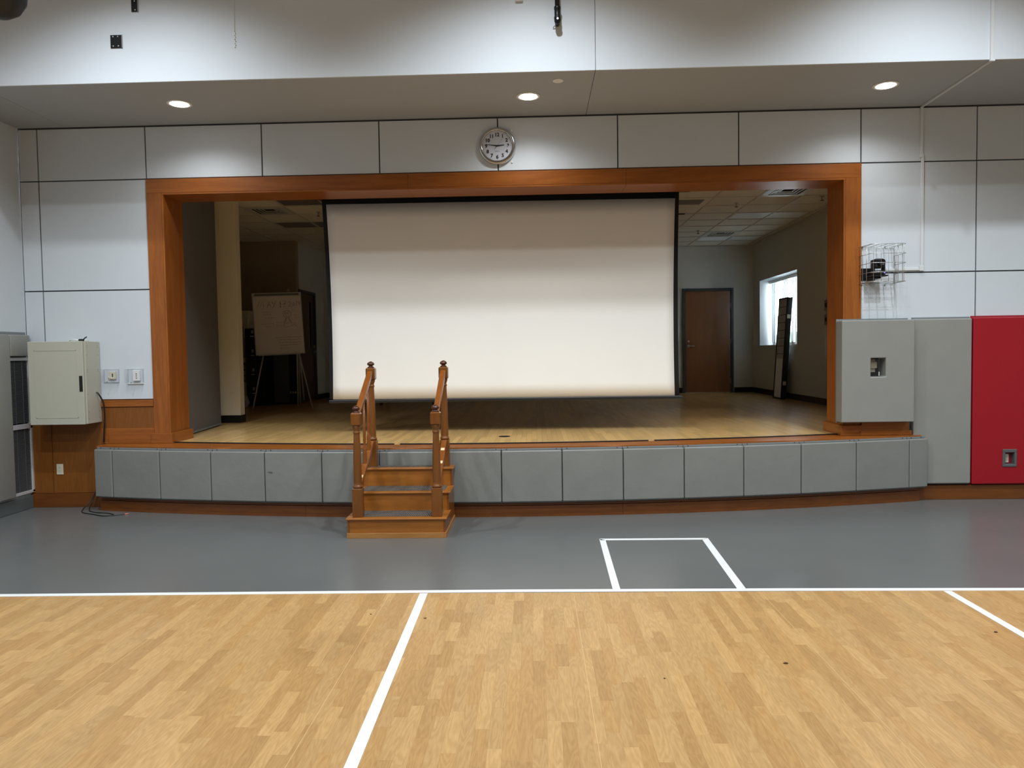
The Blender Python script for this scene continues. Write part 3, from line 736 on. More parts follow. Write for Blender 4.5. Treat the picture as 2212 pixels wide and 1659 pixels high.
box(4.250, 4.276, -.018, -.0005, 2.362, 3.47, .002).build('wall_run', RACE, t)
box(4.238, 4.280, -.022, -.0005, 2.325, 2.375, .002).build('elbow', RACE, t)
box(3.86, 4.238, -.018, -.0005, 2.330, 2.354, .002).build('wall_run', RACE, t)

# ---- wall camera and its wire cage
t = empty('wall_camera', (3.78, -.12, 2.27), 'black pan-tilt camera on a bracket inside the wire cage', 'camera')
box(3.645, 3.80, -.010, 0.0, 2.235, 2.36, .004).build('wall_plate', DKM, t)
box(3.70, 3.80, -.14, -.010, 2.245, 2.262, .003).build('bracket_arm', DKM, t)
box(3.69, 3.845, -.20, -.05, 2.262, 2.275, .004).build('bracket_shelf', DKM, t)
b = MB(); b.lathe([(.060, 0), (.068, .006), (.068, .034), (.058, .045)], (3.775, -.125, 2.276), n=32)
b.build('base', BLKP, t)
MB().lathe([(.0685, 0), (.0685, .006)], (3.775, -.125, 2.300), n=32).build('silver_band', STEEL, t)
for s in (-1, 1): box(3.775+s*.052-.010, 3.775+s*.052+.010, -.155, -.095, 2.315, 2.43, .006, 2).build('yoke_arm', BLKP, t)
box(3.775-.042, 3.775+.042, -.165, -.085, 2.345, 2.44, .014, 3).build('head', BLKP, t)
MB().lathe([(.034, 0), (.034, -.03), (.030, -.034), (.026, -.028), (.001, -.026)], (3.785, -.165, 2.40), 'y', 28).build('lens', DKM, t)
MB().lathe([(.004, 0), (.004, -.003)], (3.812, -.188, 2.296), 'y', 10).build('status_light', LED, t)
t = empty('camera_cage', (3.81, 0, 2.2), 'open wire guard cage around the wall camera', 'cage')
x0, x1, z0, z1, dp = 3.636, 3.988, 2.205, 2.570, .27
MB().tube([(x0, -.012, z0), (x0, -.012, z1), (x1, -.012, z1), (x1, -.012, z0), (x0, -.012, z0)], .0045, 8).build('wall_frame', WIRE, t)
nz = 5
for k in range(nz):
    z = z0+(z1-z0)*k/(nz-1)
    MB().tube([(x0, -.012, z), (x0+.012, -dp+.02, z), (x0+.03, -dp, z), (x1-.02, -dp, z), (x1, -dp+.02, z), (x1, -.012, z)], .0028, 6).build('hoop_wire', WIRE, t)
for k in range(5):
    x = x0+.03+(x1-x0-.06)*k/4
    MB().tube([(x, -.012, z1), (x, -dp-.004, z1), (x, -dp-.004, z0), (x, -.012, z0)], .0028, 6).build('upright_wire', WIRE, t)
for y in (-.09, -.18):
    for x in (x0+.004, x1+.002): MB().tube([(x, y, z0), (x, y, z1)], .0028, 6).build('upright_wire', WIRE, t)
for x in (3.67, 3.90):
    for z in (z0-.012, z1+.006): MB().lathe([(.007, 0), (.007, -.012), (.004, -.016)], (x, 0, z), 'y', 10).build('screw', STEEL, t)

# ---- wall pads
def padmesh(w_, h_, th, m, bev=0.014):
    return m
def wall_pad(x0, x1, z0, z1, y0, y1, m, mb, label, hole=None, grp='wall pads right of the stage'):
    t = empty('wall_pad', ((x0+x1)/2, y1, z0), label, 'wall pad', grp)
    box(x0+.004, x1-.004, y1-.012, y1, z0-.012, z1+.018).build('backing_board', mb, t)
    if hole:
        hx0, hx1, hz0, hz1 = hole; b = MB()
        # ring of four boxes welded as one padded body
        xs_ = [x0+.003, hx0, hx1, x1-.003]; zs_ = [z0, hz0, hz1, z1]
        vv = {}
        for i in range(4):
            for k in range(4):
                for j, yy_ in enumerate((y0, y1-.012)): vv[i, k, j] = b.bm.verts.new((xs_[i], yy_, zs_[k]))
        for i in range(3):
            for k in range(3):
                if i == 1 and k == 1: continue
                for j in (0, 1): b.bm.faces.new([vv[i, k, j], vv[i+1, k, j], vv[i+1, k+1, j], vv[i, k+1, j]])
        def side(a, c): b.bm.faces.new([vv[a+(0,)], vv[c+(0,)], vv[c+(1,)], vv[a+(1,)]])
        for i in range(3): side((i, 0), (i+1, 0)); side((i, 3), (i+1, 3)); side((0, i), (0, i+1)); side((3, i), (3, i+1))
        side((1, 1), (2, 1)); side((1, 2), (2, 2)); side((1, 1), (1, 2)); side((2, 1), (2, 2))
        bmesh.ops.recalc_face_normals(b.bm, faces=b.bm.faces)
        es = [e for e in b.bm.edges if len(e.link_faces) == 2 and e.calc_face_angle(0) > 1]
        bmesh.ops.bevel(b.bm, geom=es, offset=.011, segments=3, affect='EDGES', profile=.5)
        for f in b.bm.faces: f.smooth = True
        o = b.build('cushion', m, t)
    else:
        b = MB(); b.box(x0+.003, x1-.003, y0, y1-.012, z0, z1, .013, 3)
        for f in b.bm.faces: f.smooth = True
        o = b.build('cushion', m, t)
    o.modifiers.new('wn', 'WEIGHTED_NORMAL')
    return t
wall_pad(3.402, 4.122, 0.812, 1.832, -.178, -.020, PADG, PADB, 'thick grey pad over the right jamb with a switch cutout', (3.690, 3.836, 1.268, 1.452))
wall_pad(4.165, 4.745, 0.168, 1.838, -.062, 0.0, PADG, PADB, 'full height grey pad between the jamb pad and red pad')
wall_pad(4.752, 5.336, 0.160, 1.845, -.062, 0.0, PADR, PADBR, 'red wall pad at the right edge of the picture', (5.070, 5.180, 0.352, 0.498))
wall_pad(5.342, 5.926, 0.160, 1.845, -.062, 0.0, PADR, PADBR, 'red wall pad outside the right edge of the picture')
# switch in the jamb pad
t = empty('covered_switch', (3.763, -.03, 1.268), 'switch under a clear cover inside the grey pad cutout', 'switch', 'switches under clear covers')
box(3.700, 3.828, -.034, -.032, 1.272, 1.45).build('back_plate', DKM, t)
box(3.722, 3.790, -.045, -.034, 1.31, 1.44, .003).build('switch_plate', CREAMP, t)
box(3.730, 3.796, -.078, -.045, 1.350, 1.415, .005).build('sensor_body', CREAMP, t)
box(3.695, 3.830, -.110, -.106, 1.275, 1.445, .002).build('cover', CLR, t)
box(3.795, 3.802, -.112, -.110, 1.275, 1.315).build('cover_hinge', WHT, t)
# recessed outlet in the red pad
t = empty('recessed_outlet', (5.125, -.06, 0.335), 'cream outlet recessed in a grey box in the red pad', 'outlet')
b = MB(); b.box(5.055, 5.195, -.070, -.058, .480, .513, .004); b.box(5.055, 5.195, -.070, -.058, .335, .362, .004)
b.box(5.055, 5.082, -.070, -.058, .362, .480, .004); b.box(5.172, 5.195, -.070, -.058, .362, .480, .004); b.build('bezel', OUTB, t)
b = MB(); b.box(5.172, 5.176, -.058, -.015, .358, .484); b.box(5.078, 5.082, -.058, -.015, .358, .484); b.box(5.082, 5.172, -.058, -.015, .480, .484); b.box(5.082, 5.172, -.058, -.015, .358, .362)
b.build('liner', OUTB, t)
box(5.070, 5.142, -.022, -.014, .372, .460, .002).build('outlet_plate', CREAMP, t)
for z in (.395, .432): MB().lathe([(.012, 0), (.012, -.003)], (5.115, -.022, z), 'y', 14).build('socket', CAB, t)

# ---- mats along the stage apron
MX = [-4.165, -3.948, -3.404, -2.845, -2.282, -1.706, -1.143, -0.560, 0.018, 0.590, 1.167, 1.750, 2.332, 2.910, 3.486, 4.066, 4.275]
names = ['narrow grey mat at the left end of the stage apron', 'first full grey mat from the stage apron left end', 'second full grey mat from the stage apron left end', 'third full grey mat from the stage apron left end',
         'fourth full grey mat from the left, with a dark scuff mark', 'grey apron mat just left of the stairs', 'grey apron mat behind the left stair post', 'grey apron mat behind the right stair post',
         'first full grey apron mat right of the stairs', 'second full grey apron mat right of the stairs', 'third full grey apron mat right of the stairs, creased at top', 'fourth full grey apron mat right of the stairs',
         'fifth full grey apron mat right of the stairs', 'third grey apron mat from the right end below the jamb', 'last full grey apron mat at the right end', 'narrow grey mat closing the right end of the apron']
names[13] = 'sixth full grey apron mat right of the stairs'; names[14] = 'last full grey mat before the narrow right end mat'
for i, (a, c) in enumerate(zip(MX, MX[1:])):
    ya, yc = arc(a)-0.028, arc(c)-0.028
    if i == 0: c_ = c; ya = arc(a)-0.022
    d = Vector((c-a, yc-ya, 0)); L_ = d.length; ang = math.atan2(d.y, d.x)
    M = Matrix.Translation((a, ya, 0)) @ Matrix.Rotation(ang, 4, 'Z')
    t = empty('apron_mat', ((a+c)/2, (ya+yc)/2, .15), names[i], 'mat', 'grey mats on the stage apron')
    b = MB(); b.box(.003, L_-.003, .002, .012, .148, .640, M=M); b.box(.003, L_-.003, -.004, .002, .136, .1485, M=M); b.box(.003, L_-.003, -.002, .002, .640, .656, M=M); b.build('backing_board', PADB, t)
    for zz in (.649,):
        for q in (.05, L_-.05):
            s_ = MB(); s_.lathe([(.004, 0), (.004, -.003)], (0, 0, 0), 'y', 8)
            for v in s_.bm.verts: v.co = M @ (v.co + Vector((q, -.002, zz)))
            s_.build('screw', DKM, t)
    b = MB(); b.box(.0025, L_-.0025, -.046, .002, .150, .638, .012, 3, M=M)
    for f in b.bm.faces: f.smooth = True
    o = b.build('cushion', PADA, t); o.modifiers.new('wn', 'WEIGHTED_NORMAL')
    if i == 4:
        MM = M @ Matrix.Translation((.03, -.0465, .44))
        b = MB(); b.prism([(0, 0), (.02, -.008), (.05, -.012), (.055, .004), (.02, .006)], 0, .0006, M=MM @ Matrix.Rotation(math.radians(90), 4, 'X')); b.build('scuff_mark', OUTB, t)
# end returns of the apron
for xx, nm in ((SXL-.006, 'left'), (SXR+.002, 'right')):
    box(xx, xx+.02, arc(xx)+.03, -.012 if nm == 'left' else 0, .15, SZ-.03).build('end_panel', PADB, stage)

# ---- wooden stairs with handrails
st = empty('stage_steps', (-0.85, -1.05, 0), 'portable three-step wooden stairs with turned handrails at the stage', 'steps')
SX0, SX1 = -1.268, -0.430
yb_ = -0.752
fr = [(-1.448, 0.155), (-1.165, 0.325), (-0.885, 0.495)]
for i, (yf, zt) in enumerate(fr):
    ytn = fr[i+1][0] if i < 2 else yb_
    z0 = .045 if i == 0 else fr[i-1][1]+.02
    box(SX0+.018, SX1-.018, yf, yf+.018, z0 if i else .045, zt, .001).build('riser', WST, st)
    box(SX0-.014, SX1+.014, yf-.018, yf+.05, zt, zt+.02, .008, 2).build('tread_nosing', WRAIL if 0 else WST, st)
    box(SX0-.014, SX0+.045, yf+.05, ytn+.02, zt, zt+.02, .002).build('tread_edge', WST, st)
    box(SX1-.045, SX1+.014, yf+.05, ytn+.02, zt, zt+.02, .002).build('tread_edge', WST, st)
    # ribbed grey tread mat
    b = MB(); b.box(SX0+.045, SX1-.045, yf+.05, ytn+.02, zt, zt+.019)
    n = 46; wx = (SX1-SX0-.09)/n
    for k in range(n): b.box(SX0+.045+k*wx+.003, SX0+.045+(k+1)*wx-.003, yf+.052, ytn, zt+.019, zt+.023)
    b.build('tread_mat', CARP, st)
for s, (xa, xb) in enumerate(((SX0, SX0+.018), (SX1-.018, SX1))):
    prof = [(-1.448, .045), (yb_, .045), (yb_, .495), (-0.885, .495), (-0.885, .325), (-1.165, .325), (-1.165, .155), (-1.448, .155)]
    b = MB(); lo = [b.bm.verts.new((xa, p[0], p[1])) for p in prof]; hi = [b.bm.verts.new((xb, p[0], p[1])) for p in prof]
    b.bm.faces.new(lo); b.bm.faces.new(list(reversed(hi)))
    for k in range(8): b.bm.faces.new((lo[k], hi[k], hi[(k+1) % 8], lo[(k+1) % 8]))
    b.build('side_panel', WRAIL, st)
    xo = (xa-.006, xa+.012) if s == 0 else (xb-.012, xb+.006)
    box(xo[0], xo[1], -1.454, yb_, 0.0, .045, .001).build('base_strip', WPALE, st)
box(SX0+.012, SX1-.012, -1.456, -1.44, 0, .045, .001).build('base_strip', WPALE, st)
def newel(x, y, zb, zt):
    """square foot, turned shaft, square head block and finial"""
    p = MB(); q = .043
    hb = zt-.172; foot = zb+.245
    p.box(x-q, x+q, y-q, y+q, zb, foot-.0, .003)
    post = p.build('newel_post', WPOST, st)
    prof = [(.036, foot), (.041, foot+.006), (.043, foot+.014), (.039, foot+.024), (.034, foot+.03), (.036, foot+.05), (.034, (foot+hb)/2), (.026, hb-.075), (.0255, hb-.07), (.031, hb-.062), (.031, hb-.054), (.026, hb-.048),
            (.026, hb-.038), (.034, hb-.018), (.036, hb-.006), (.036, hb)]
    MB().lathe(prof, (x, y, 0), n=24).build('turned_shaft', WPOST, post)
    MB().box(x-q, x+q, y-q, y+q, hb, hb+.112, .010).build('head_block', WPOST, post)
    f0 = hb+.112
    MB().lathe([(.030, f0), (.032, f0+.005), (.026, f0+.010), (.018, f0+.016), (.020, f0+.020), (.031, f0+.026), (.034, f0+.034), (.031, f0+.044), (.022, f0+.052), (.012, f0+.058), (.006, f0+.060)], (x, y, 0), n=24).build('finial', WFIN, post)
LX, RX_ = -1.186, -0.505
for x in (LX, RX_):
    newel(x, -1.385, .175, 1.130); newel(x, -.775, .515, 1.500)
def sloped(x0, x1, ya, za, yb2, zb2, th, bev=.006):
    ang = math.atan2(zb2-za, yb2-ya); L_ = math.hypot(yb2-ya, zb2-za)
    M = Matrix.Translation((0, ya, za)) @ Matrix.Rotation(ang, 4, 'X')
    return MB().box(x0, x1, 0, L_, -th/2, th/2, bev, 2, M=M)
for x in (LX, RX_):
    sloped(x-.026, x+.026, -1.345, 1.055, -.815, 1.395, .045, .010).build('handrail', WRAIL, st)
    br = sloped(x-.024, x+.024, -1.345, .430, -.815, .745, .040, .005).build('bottom_rail', WRAIL, st)
def railz(y): return .430+(y+1.345)*(.745-.430)/.53
def topz(y): return 1.055+(y+1.345)*(1.395-1.055)/.53
for y in (-1.10, -.935):
    z0, z1 = railz(y)+.02, topz(y)-.02
    b = MB(); b.box(LX-.016, LX+.016, y-.016, y+.016, z0-.01, z0+.13, .003); bal = b.build('baluster', WRAIL, st)
    MB().lathe([(.012, z0+.125), (.016, z0+.132), (.012, z0+.142), (.010, z0+.15), (.014, z0+.20), (.013, (z0+z1)/2), (.009, z1+.005)], (LX, y, 0), n=16).build('turned_shaft', WRAIL, bal)
for (x, y) in ((LX, -1.265), (RX_, -1.265), (RX_, -1.105), (RX_, -.945)):
    ang = math.atan2(.315, .53); M = Matrix.Translation((x, y, railz(y)+.0235)) @ Matrix.Rotation(ang, 4, 'X')
    MB().box(-.017, .017, -.018, .018, -.001, .0015, M=M).build('bare_wood_patch', RAW, st, 'pale bare patch where a baluster is missing')

# ---- wall cabinet, cord, papers
cb = empty('wall_cabinet', (-4.5, 0, .9), 'beige steel wall cabinet with black handle at the left', 'cabinet')
CX0, CX1 = -4.79, -4.215
box(CX0, CX1, -.262, -.012, .900, 1.742, .003).build('body', CAB, cb)
dr = box(CX0-.004, CX1-.012, -.290, -.264, .897, 1.745, .004).build('door', CAB, cb)
b = MB()
fx0, fx1, fz0, fz1 = -4.728, -4.290, .966, 1.656
for q in ((fx0, fx1, fz0, fz0+.006), (fx0, fx1, fz1-.006, fz1), (fx0, fx0+.006, fz0, fz1), (fx1-.006, fx1, fz0, fz1)): b.box(q[0], q[1], -.2925, -.290, q[2], q[3])
b.build('panel_bead', CAB, dr)
hd = box(-4.270, -4.236, -.294, -.289, 1.233, 1.393, .002).build('handle', BLKP, dr)
b = MB()
for z in (1.70, 1.68, 1.60, 1.45, 1.43, 1.20, 1.02, .95):
    for y in (-.05, -.235):
        b.box(CX1-.0005, CX1+.0008, y-.003, y+.003, z-.003, z+.003)
b.build('side_holes', DKM, cb)
t = empty('power_plug', (-4.27, -.2, 1.745), 'small black plug lying on top of the cabinet', 'plug')
box(-4.31, -4.265, -.22, -.18, 1.7455, 1.768, .006).build('body', BLKP, t); MB().tube([(-4.268, -.2, 1.757), (-4.252, -.2, 1.775), (-4.235, -.19, 1.79)], .006, 8).build('prong', BLKP, t)
tag(MB().tube([(-4.46, -.12, 1.751), (-4.42, -.17, 1.760), (-4.36, -.20, 1.764), (-4.30, -.20, 1.751), (-4.26, -.12, 1.751)], .006, 8).build('white_cord', WHT), 'loose white cord lying on top of the cabinet', 'cord')
t = empty('black_cable', (-4.15, -.08, 0), 'black cable hanging from the cabinet side down to floor', 'cable')
def smooth(pts, n=6):
    P_ = [Vector(p) for p in pts]; out = []
    for i in range(len(P_)-1):
        p0, p1, p2, p3 = P_[max(i-1, 0)], P_[i], P_[i+1], P_[min(i+2, len(P_)-1)]
        for k in range(n):
            s = k/n; out.append(.5*((2*p1)+(-p0+p2)*s+(2*p0-5*p1+4*p2-p3)*s*s+(-p0+3*p1-3*p2+p3)*s**3))
    out.append(P_[-1]); return out
MB().tube(smooth([(-4.208, -.10, 1.215), (-4.185, -.10, 1.19), (-4.160, -.07, 1.10), (-4.158, -.06, .95), (-4.178, -.045, .80), (-4.190, -.04, .685)]), .008, 8).build('upper_run', BLKP, t)
MB().tube(smooth([(-4.195, -.05, .67), (-4.21, -.045, .5), (-4.235, -.06, .30), (-4.30, -.10, .10), (-4.34, -.20, .012), (-4.26, -.33, .005), (-4.10, -.42, .005), (-3.93, -.50, .005), (-3.76, -.42, .005)]), .0045, 8).build('floor_run', BLKP, t)
MB().tube(smooth([(-4.200, -.05, .67), (-4.215, -.05, .5), (-4.245, -.07, .28), (-4.28, -.12, .09), (-4.25, -.24, .012), (-4.12, -.33, .005), (-3.98, -.37, .005), (-3.88, -.44, .005)]), .0045, 8).build('floor_run', BLKP, t)
MB().tube([(-3.775, -.428, .006), (-3.745, -.405, .006)], .007, 8).build('copper_tip', PINKT, t)

# ---- wall outlet on the wainscot
def outlet(name, x, y, z, label, m=CREAMP):
    t = empty(name, (x, y, z), label, 'outlet')
    box(x-.036, x+.036, y-.006, y, z-.056, z+.056, .002).build('plate', m, t)
    for dz in (-.020, .020):
        MB().lathe([(.015, 0), (.015, -.002)], (x, y-.006, z+dz), 'y', 16).build('socket', m, t)
        b = MB(); b.box(x-.007, x-.005, y-.0086, y-.008, z+dz-.005, z+dz+.006); b.box(x+.005, x+.007, y-.0086, y-.008, z+dz-.004, z+dz+.005); b.build('slots', DKM, t)
    return t
outlet('wall_outlet', -4.686, -.012, .402, 'cream duplex outlet on the plywood wainscot at left')
# ---- thermostats under clear covers
for k, (x0, x1, z0, z1, lb) in enumerate(((-4.180, -4.020, 1.300, 1.450, 'hinged beige control in a clear guard beside the cabinet'), (-3.925, -3.760, 1.290, 1.450, 'white thermostat in a clear guard nearest the left jamb'))):
    t = empty('covered_switch', ((x0+x1)/2, 0, z0), lb, 'switch', 'switches under clear covers')
    if k == 0:
        box(x0+.060, x1-.028, -.02, 0, z0+.045, z1-.025, .003).build('switch_plate', CREAMP, t)
        M = Matrix.Translation((x0+.088, -.02, z0+.05)) @ Matrix.Rotation(math.radians(-20), 4, 'X') @ Matrix.Rotation(math.radians(18), 4, 'Y')
        MB().box(-.045, .012, -.006, 0, 0, .062, .002, M=M).build('open_flap', CREAMP, t)
        box(x1-.065, x1-.055, -.022, -.02, z0+.07, z1-.045).build('dark_slot', DKM, t)
    else:
        box(x0+.062, x1-.030, -.028, 0, z0+.035, z1-.015, .003).build('switch_plate', WHT, t)
        for q in range(3): box(x0+.095, x0+.110, -.030, -.028, z0+.060+.022*q, z0+.070+.022*q, .001).build('button', ACRYD, t)
    b = MB(); 
    b.box(x0, x1, -.075, -.072, z0+.012, z1, .001); b.box(x0, x0+.003, -.072, 0, z0+.012, z1); b.box(x1-.003, x1, -.072, 0, z0+.012, z1); b.box(x0, x1, -.072, 0, z1-.003, z1); b.box(x0, x1, -.072, 0, z0+.012, z0+.015)
    b.build('clear_guard', CLR, t)
    box(x0-.006, x1+.002, -.012, 0, z0, z0+.014, .004).build('guard_lip', CLR if k == 0 else WHT, t)
    MB().lathe([(.006, 0), (.006, -.01)], ((x0+x1)/2-.01, -.075, z0+.02), 'y', 12).build('lock', STEEL, t)

# ---- left wall: pads and louvred grille
for (y0, y1, z0, z1, lb) in ((-.935, -.330, .165, 1.82, 'grey wall pad on the left wall at picture edge'), (-1.545, -.94, .165, 1.82, 'grey pad on the left wall outside the picture'), (-.327, -.030, 1.60, 1.82, 'short grey pad strip above the louvred grille')):
    t = empty('wall_pad', (XL, (y0+y1)/2, z0), lb, 'wall pad', 'wall pads on the left wall')
    box(XL, XL+.012, y0, y1, z0-.01, z1+.03).build('backing_board', PADB, t)
    b = MB(); b.box(XL+.012, XL+.06, y0+.002, y1-.002, z0, z1, .010, 3)
    for f in b.bm.faces: f.smooth = True
    b.build('cushion', PADG, t)
t = empty('louvred_grille', (XL, -.45, .17), 'tall white-framed grille of thin dark louvres in left corner', 'grille')
b = MB(); b.box(XL, XL+.006, -.92, -.015, .17, 1.585); b.build('back_plate', VDK, t)
b = MB()
for q in ((-.92, -.012, 1.555, 1.59), (-.92, -.012, .845, .895), (-.92, -.012, .165, .195)): b.box(XL, XL+.034, q[0], q[1], q[2], q[3], .002)
b.box(XL, XL+.034, -.040, -.012, .17, 1.585, .002); b.build('frame', GRL, t)
b = MB(); z = .205
while z < 1.55:
    if not .835 < z < .905:
        M = Matrix.Translation((XL+.016, 0, z)) @ Matrix.Rotation(math.radians(35), 4, 'Y'); b.box(-.008, .008, -.91, -.042, -.0012, .0012, M=M)
    z += .0125
o = b.build('louvres', GSL, t); o['kind'] = 'stuff'
for y in (-.12, -.235, -.345):
    box(XL+.022, XL+.026, y-.0018, y+.0018, .2, 1.55).build('mullion', GSL, t)
tag(box(XL, XL+.03, -6, -.035, 0, .135, .004).build('baseboard_left', OUTB), 'grey vinyl base along the left wall', 'baseboard', kind='structure')

# ---- small scraps on the court
random.seed(5)
for k, (x, y, s, lb) in enumerate(((1.573, -4.02, .012, 'dark leaf scrap on the wood court, right of centre'), (0.945, -4.19, .005, 'tiny dark crumb on the wood court near centre'), (2.84, -3.62, .010, 'small dirt smear beside the right white line'),
                                   (-0.32, -3.37, .011, 'small olive smudge beside the left white line'), (-0.66, -3.30, .005, 'tiny dark crumb left of the white line'))):
    b = MB(); b.prism([(x+s*random.uniform(.5, 1.2)*math.cos(a), y+s*random.uniform(.4, .9)*math.sin(a)) for a in [i*math.pi/4 for i in range(8)]], 0.0008, .004)
    tag(b.build('floor_scrap', solid('scrap%d' % k, (70, 40, 24) if k != 3 else (110, 90, 50), .8)), lb, 'debris')

# ================================================================== THINGS ON THE STAGE
# ---- projection screen
sy = 0.70
ps = empty('projection_screen', (-.02, sy, 1.04), 'large lowered white projection screen with black border', 'screen')
box(-2.135, 2.105, sy-.08, sy+.08, 3.325, 3.50, .004).build('housing', BLKP, ps)
for q in (-1.6, 0, 1.6): box(q-.02, q+.02, sy-.02, sy+.02, 3.50, 3.70).build('hanger', BLKP, ps)
def edge(xt, xm, xb, zt, zb, n=14):
    out = []
    for i in range(n+1):
        s = i/n; xq = (1-s)*(1-2*s)*xt + 4*s*(1-s)*xm + s*(2*s-1)*xb; out.append((xq, zt+(zb-zt)*s))
    return out
def sheet(nm, L_, R_, y0, y1, m, nx=1, wob=0):
    b = MB(); rows = []
    for (lx, lz), (rx_, rz) in zip(L_, R_):
        rows.append([(b.bm.verts.new((lx+(rx_-lx)*k/nx, y0+wob*math.sin(lz*9+k*.15)*math.sin(k*.5), lz+(rz-lz)*k/nx)), b.bm.verts.new((lx+(rx_-lx)*k/nx, y1, lz+(rz-lz)*k/nx))) for k in range(nx+1)])
    for a, c in zip(rows, rows[1:]):
        for k in range(nx):
            f = b.bm.faces.new((a[k][0], a[k+1][0], c[k+1][0], c[k][0])); f.smooth = True
            b.bm.faces.new((a[k][1], c[k][1], c[k+1][1], a[k+1][1]))
        b.bm.faces.new((a[0][0], c[0][0], c[0][1], a[0][1])); b.bm.faces.new((a[-1][0], a[-1][1], c[-1][1], c[-1][0]))
    for k in range(nx):
        b.bm.faces.new((rows[0][k][0], rows[0][k][1], rows[0][k+1][1], rows[0][k+1][0])); b.bm.faces.new((rows[-1][k][0], rows[-1][k+1][0], rows[-1][k+1][1], rows[-1][k][1]))
    return b.build(nm, m, ps)
sheet('black_border', edge(-2.028, -1.990, -1.992, 3.34, 1.06), edge(1.972, 1.950, 1.962, 3.34, 1.06), sy, sy+.004, BLK)
sheet('white_surface', edge(-1.976, -1.944, -1.952, 3.258, 1.058), edge(1.926, 1.902, 1.910, 3.245, 1.048), sy-.0035, sy-.0015, SCRW, 40, .0007)
box(-1.998, 1.998, sy-.016, sy+.016, 1.018, 1.052, .006, 2).build('bottom_bar', BLKP, ps)

# ---- flip chart easel
EX0, EX1 = (-4.30, 4.50), (-3.55, 4.78)
ea = empty('flip_chart_easel', (-3.9, 4.7, SZ), 'flip chart easel with handwritten paper on the left of stage', 'easel')
ang = math.atan2(EX1[1]-EX0[1], EX1[0]-EX0[0]); BW = math.hypot(EX1[0]-EX0[0], EX1[1]-EX0[1])
tilt = math.radians(7)
BM = Matrix.Translation((EX0[0]+.045, EX0[1], 1.575)) @ Matrix.Rotation(ang, 4, 'Z') @ Matrix.Rotation(math.radians(-2.2), 4, 'Y') @ Matrix.Rotation(-tilt, 4, 'X')
BH = 1.03; BWD = BW-.03
MB().box(-.01, BWD+.01, .004, .016, 0, BH, .003, M=BM).build('board', BOARDF, ea)
MB().box(-.012, BWD+.012, -.018, .006, BH-.05, BH+.012, .005, M=BM).build('clamp_bar', BOARDF, ea)
MB().box(.03, BWD-.03, -.022, -.018, BH-.038, BH-.006, .001, M=BM).build('clamp_strip', ACRYD, ea)
pad_ = MB().box(.006, BWD-.004, -.006, .003, .008, BH-.05, M=BM).build('paper_pad', PAPER, ea)
MB().box(.03, BWD-.06, -.040, .004, -.012, .004, .002, M=BM).build('pen_tray', BOARDF, ea)
def strokes(lst, w_=.0022, nm='handwriting'):
    b = MB()
    for s_ in lst:
        pp = [(BM @ Vector((u*BWD, -.0075, v*BH))) for u, v in s_]
        b.tube(pp, w_, 5)
    return b.build(nm, INK, pad_)
def glyph(ox, oz, sx, sz, segs): return [[(ox+px*sx, oz+pz*sz) for px, pz in s] for s in segs]
big = []
big += glyph(.09, .775, .13, .105, [[(0, 0), (.35, 1), (.42, .05), (.85, 1), (1, .05)]])
big += glyph(.29, .770, .10, .105, [[(0, 0), (.45, 1), (.8, 0)], [(.15, .4), (.7, .4)]])
big += glyph(.39, .765, .10, .11, [[(0, 1), (.35, .5)], [(.85, 1), (.2, 0)]])
big += glyph(.54, .775, .05, .10, [[(.2, .8), (.6, 1), (.5, 0)], [(0, 0), (.9, .02)], [(.2, .7), (.7, .5)]])
big += glyph(.62, .77, .07, .105, [[(0, .95), (1, 1), (.45, .5), (.3, 0)], [(.1, .5), (.9, .55)]])
big += glyph(.735, .775, .07, .09, [[(0, .75), (.4, 1), (.8, .7), (.1, .0), (1, .05)]])
big += glyph(.82, .79, .045, .05, [[(.5, 1), (0, .6), (.3, 0), (.9, .3), (.8, .9), (.5, 1)]])
big += glyph(.885, .79, .05, .08, [[(0, .75), (.5, 1), (.7, .7), (0, .05), (.8, .05)]])
big += glyph(.94, .79, .035, .07, [[(.2, 1), (0, .4), (1, .4)], [(.8, 1), (.8, 0)]])
strokes(big, .0030, 'date_lettering')
random.seed(21)
def scrib(u0, u1, v, h=.012):
    s_ = []; u = u0
    while u < u1:
        wl = random.uniform(.02, .055); n = max(4, int(wl/.007)); e = min(u+wl, u1)
        s_.append([(u+(e-u)*k/n, v+h*(random.random()-.5)*2*(1 if k % 2 else .4)) for k in range(n+1)]); u = e+random.uniform(.012, .022)
    return s_
sm = []
for a in ((.17, .33, .70), (.20, .36, .655), (.23, .44, .60), (.15, .40, .505), (.24, .36, .46), (.46, .60, .52), (.46, .58, .475), (.84, .90, .645), (.85, .90, .62), (.85, .94, .59), (.78, .83, .715),
          (.41, .97, .275), (.46, .96, .235), (.48, .96, .19), (.50, .96, .15), (.50, .68, .10)): sm += scrib(*a)
strokes(sm, .0016, 'small_handwriting')
fig = [[(.695+.085*math.cos(t_), .655+.062*math.sin(t_)) for t_ in [i*math.pi/9 for i in range(19)]],
       [(.66, .635), (.68, .615), (.70, .61), (.72, .62), (.735, .64)],
       [(.655+.018*math.cos(t_), .668+.014*math.sin(t_)) for t_ in [i*math.pi/4 for i in range(9)]], [(.71+.018*math.cos(t_), .672+.014*math.sin(t_)) for t_ in [i*math.pi/4 for i in range(9)]],
       [(.64, .70), (.665, .695)], [(.71, .705), (.74, .70)],
       [(.675, .592), (.64, .53), (.62, .44), (.79, .46), (.75, .53), (.715, .592)], [(.66, .50), (.72, .52)], [(.67, .59), (.63, .52), (.59, .46)],
       [(.72, .59), (.77, .52), (.82, .50), (.86, .52), (.85, .49), (.80, .47), (.79, .49)], [(.85, .48), (.87, .45), (.90, .44)]]
strokes(fig, .0018, 'stick_figure_drawing')
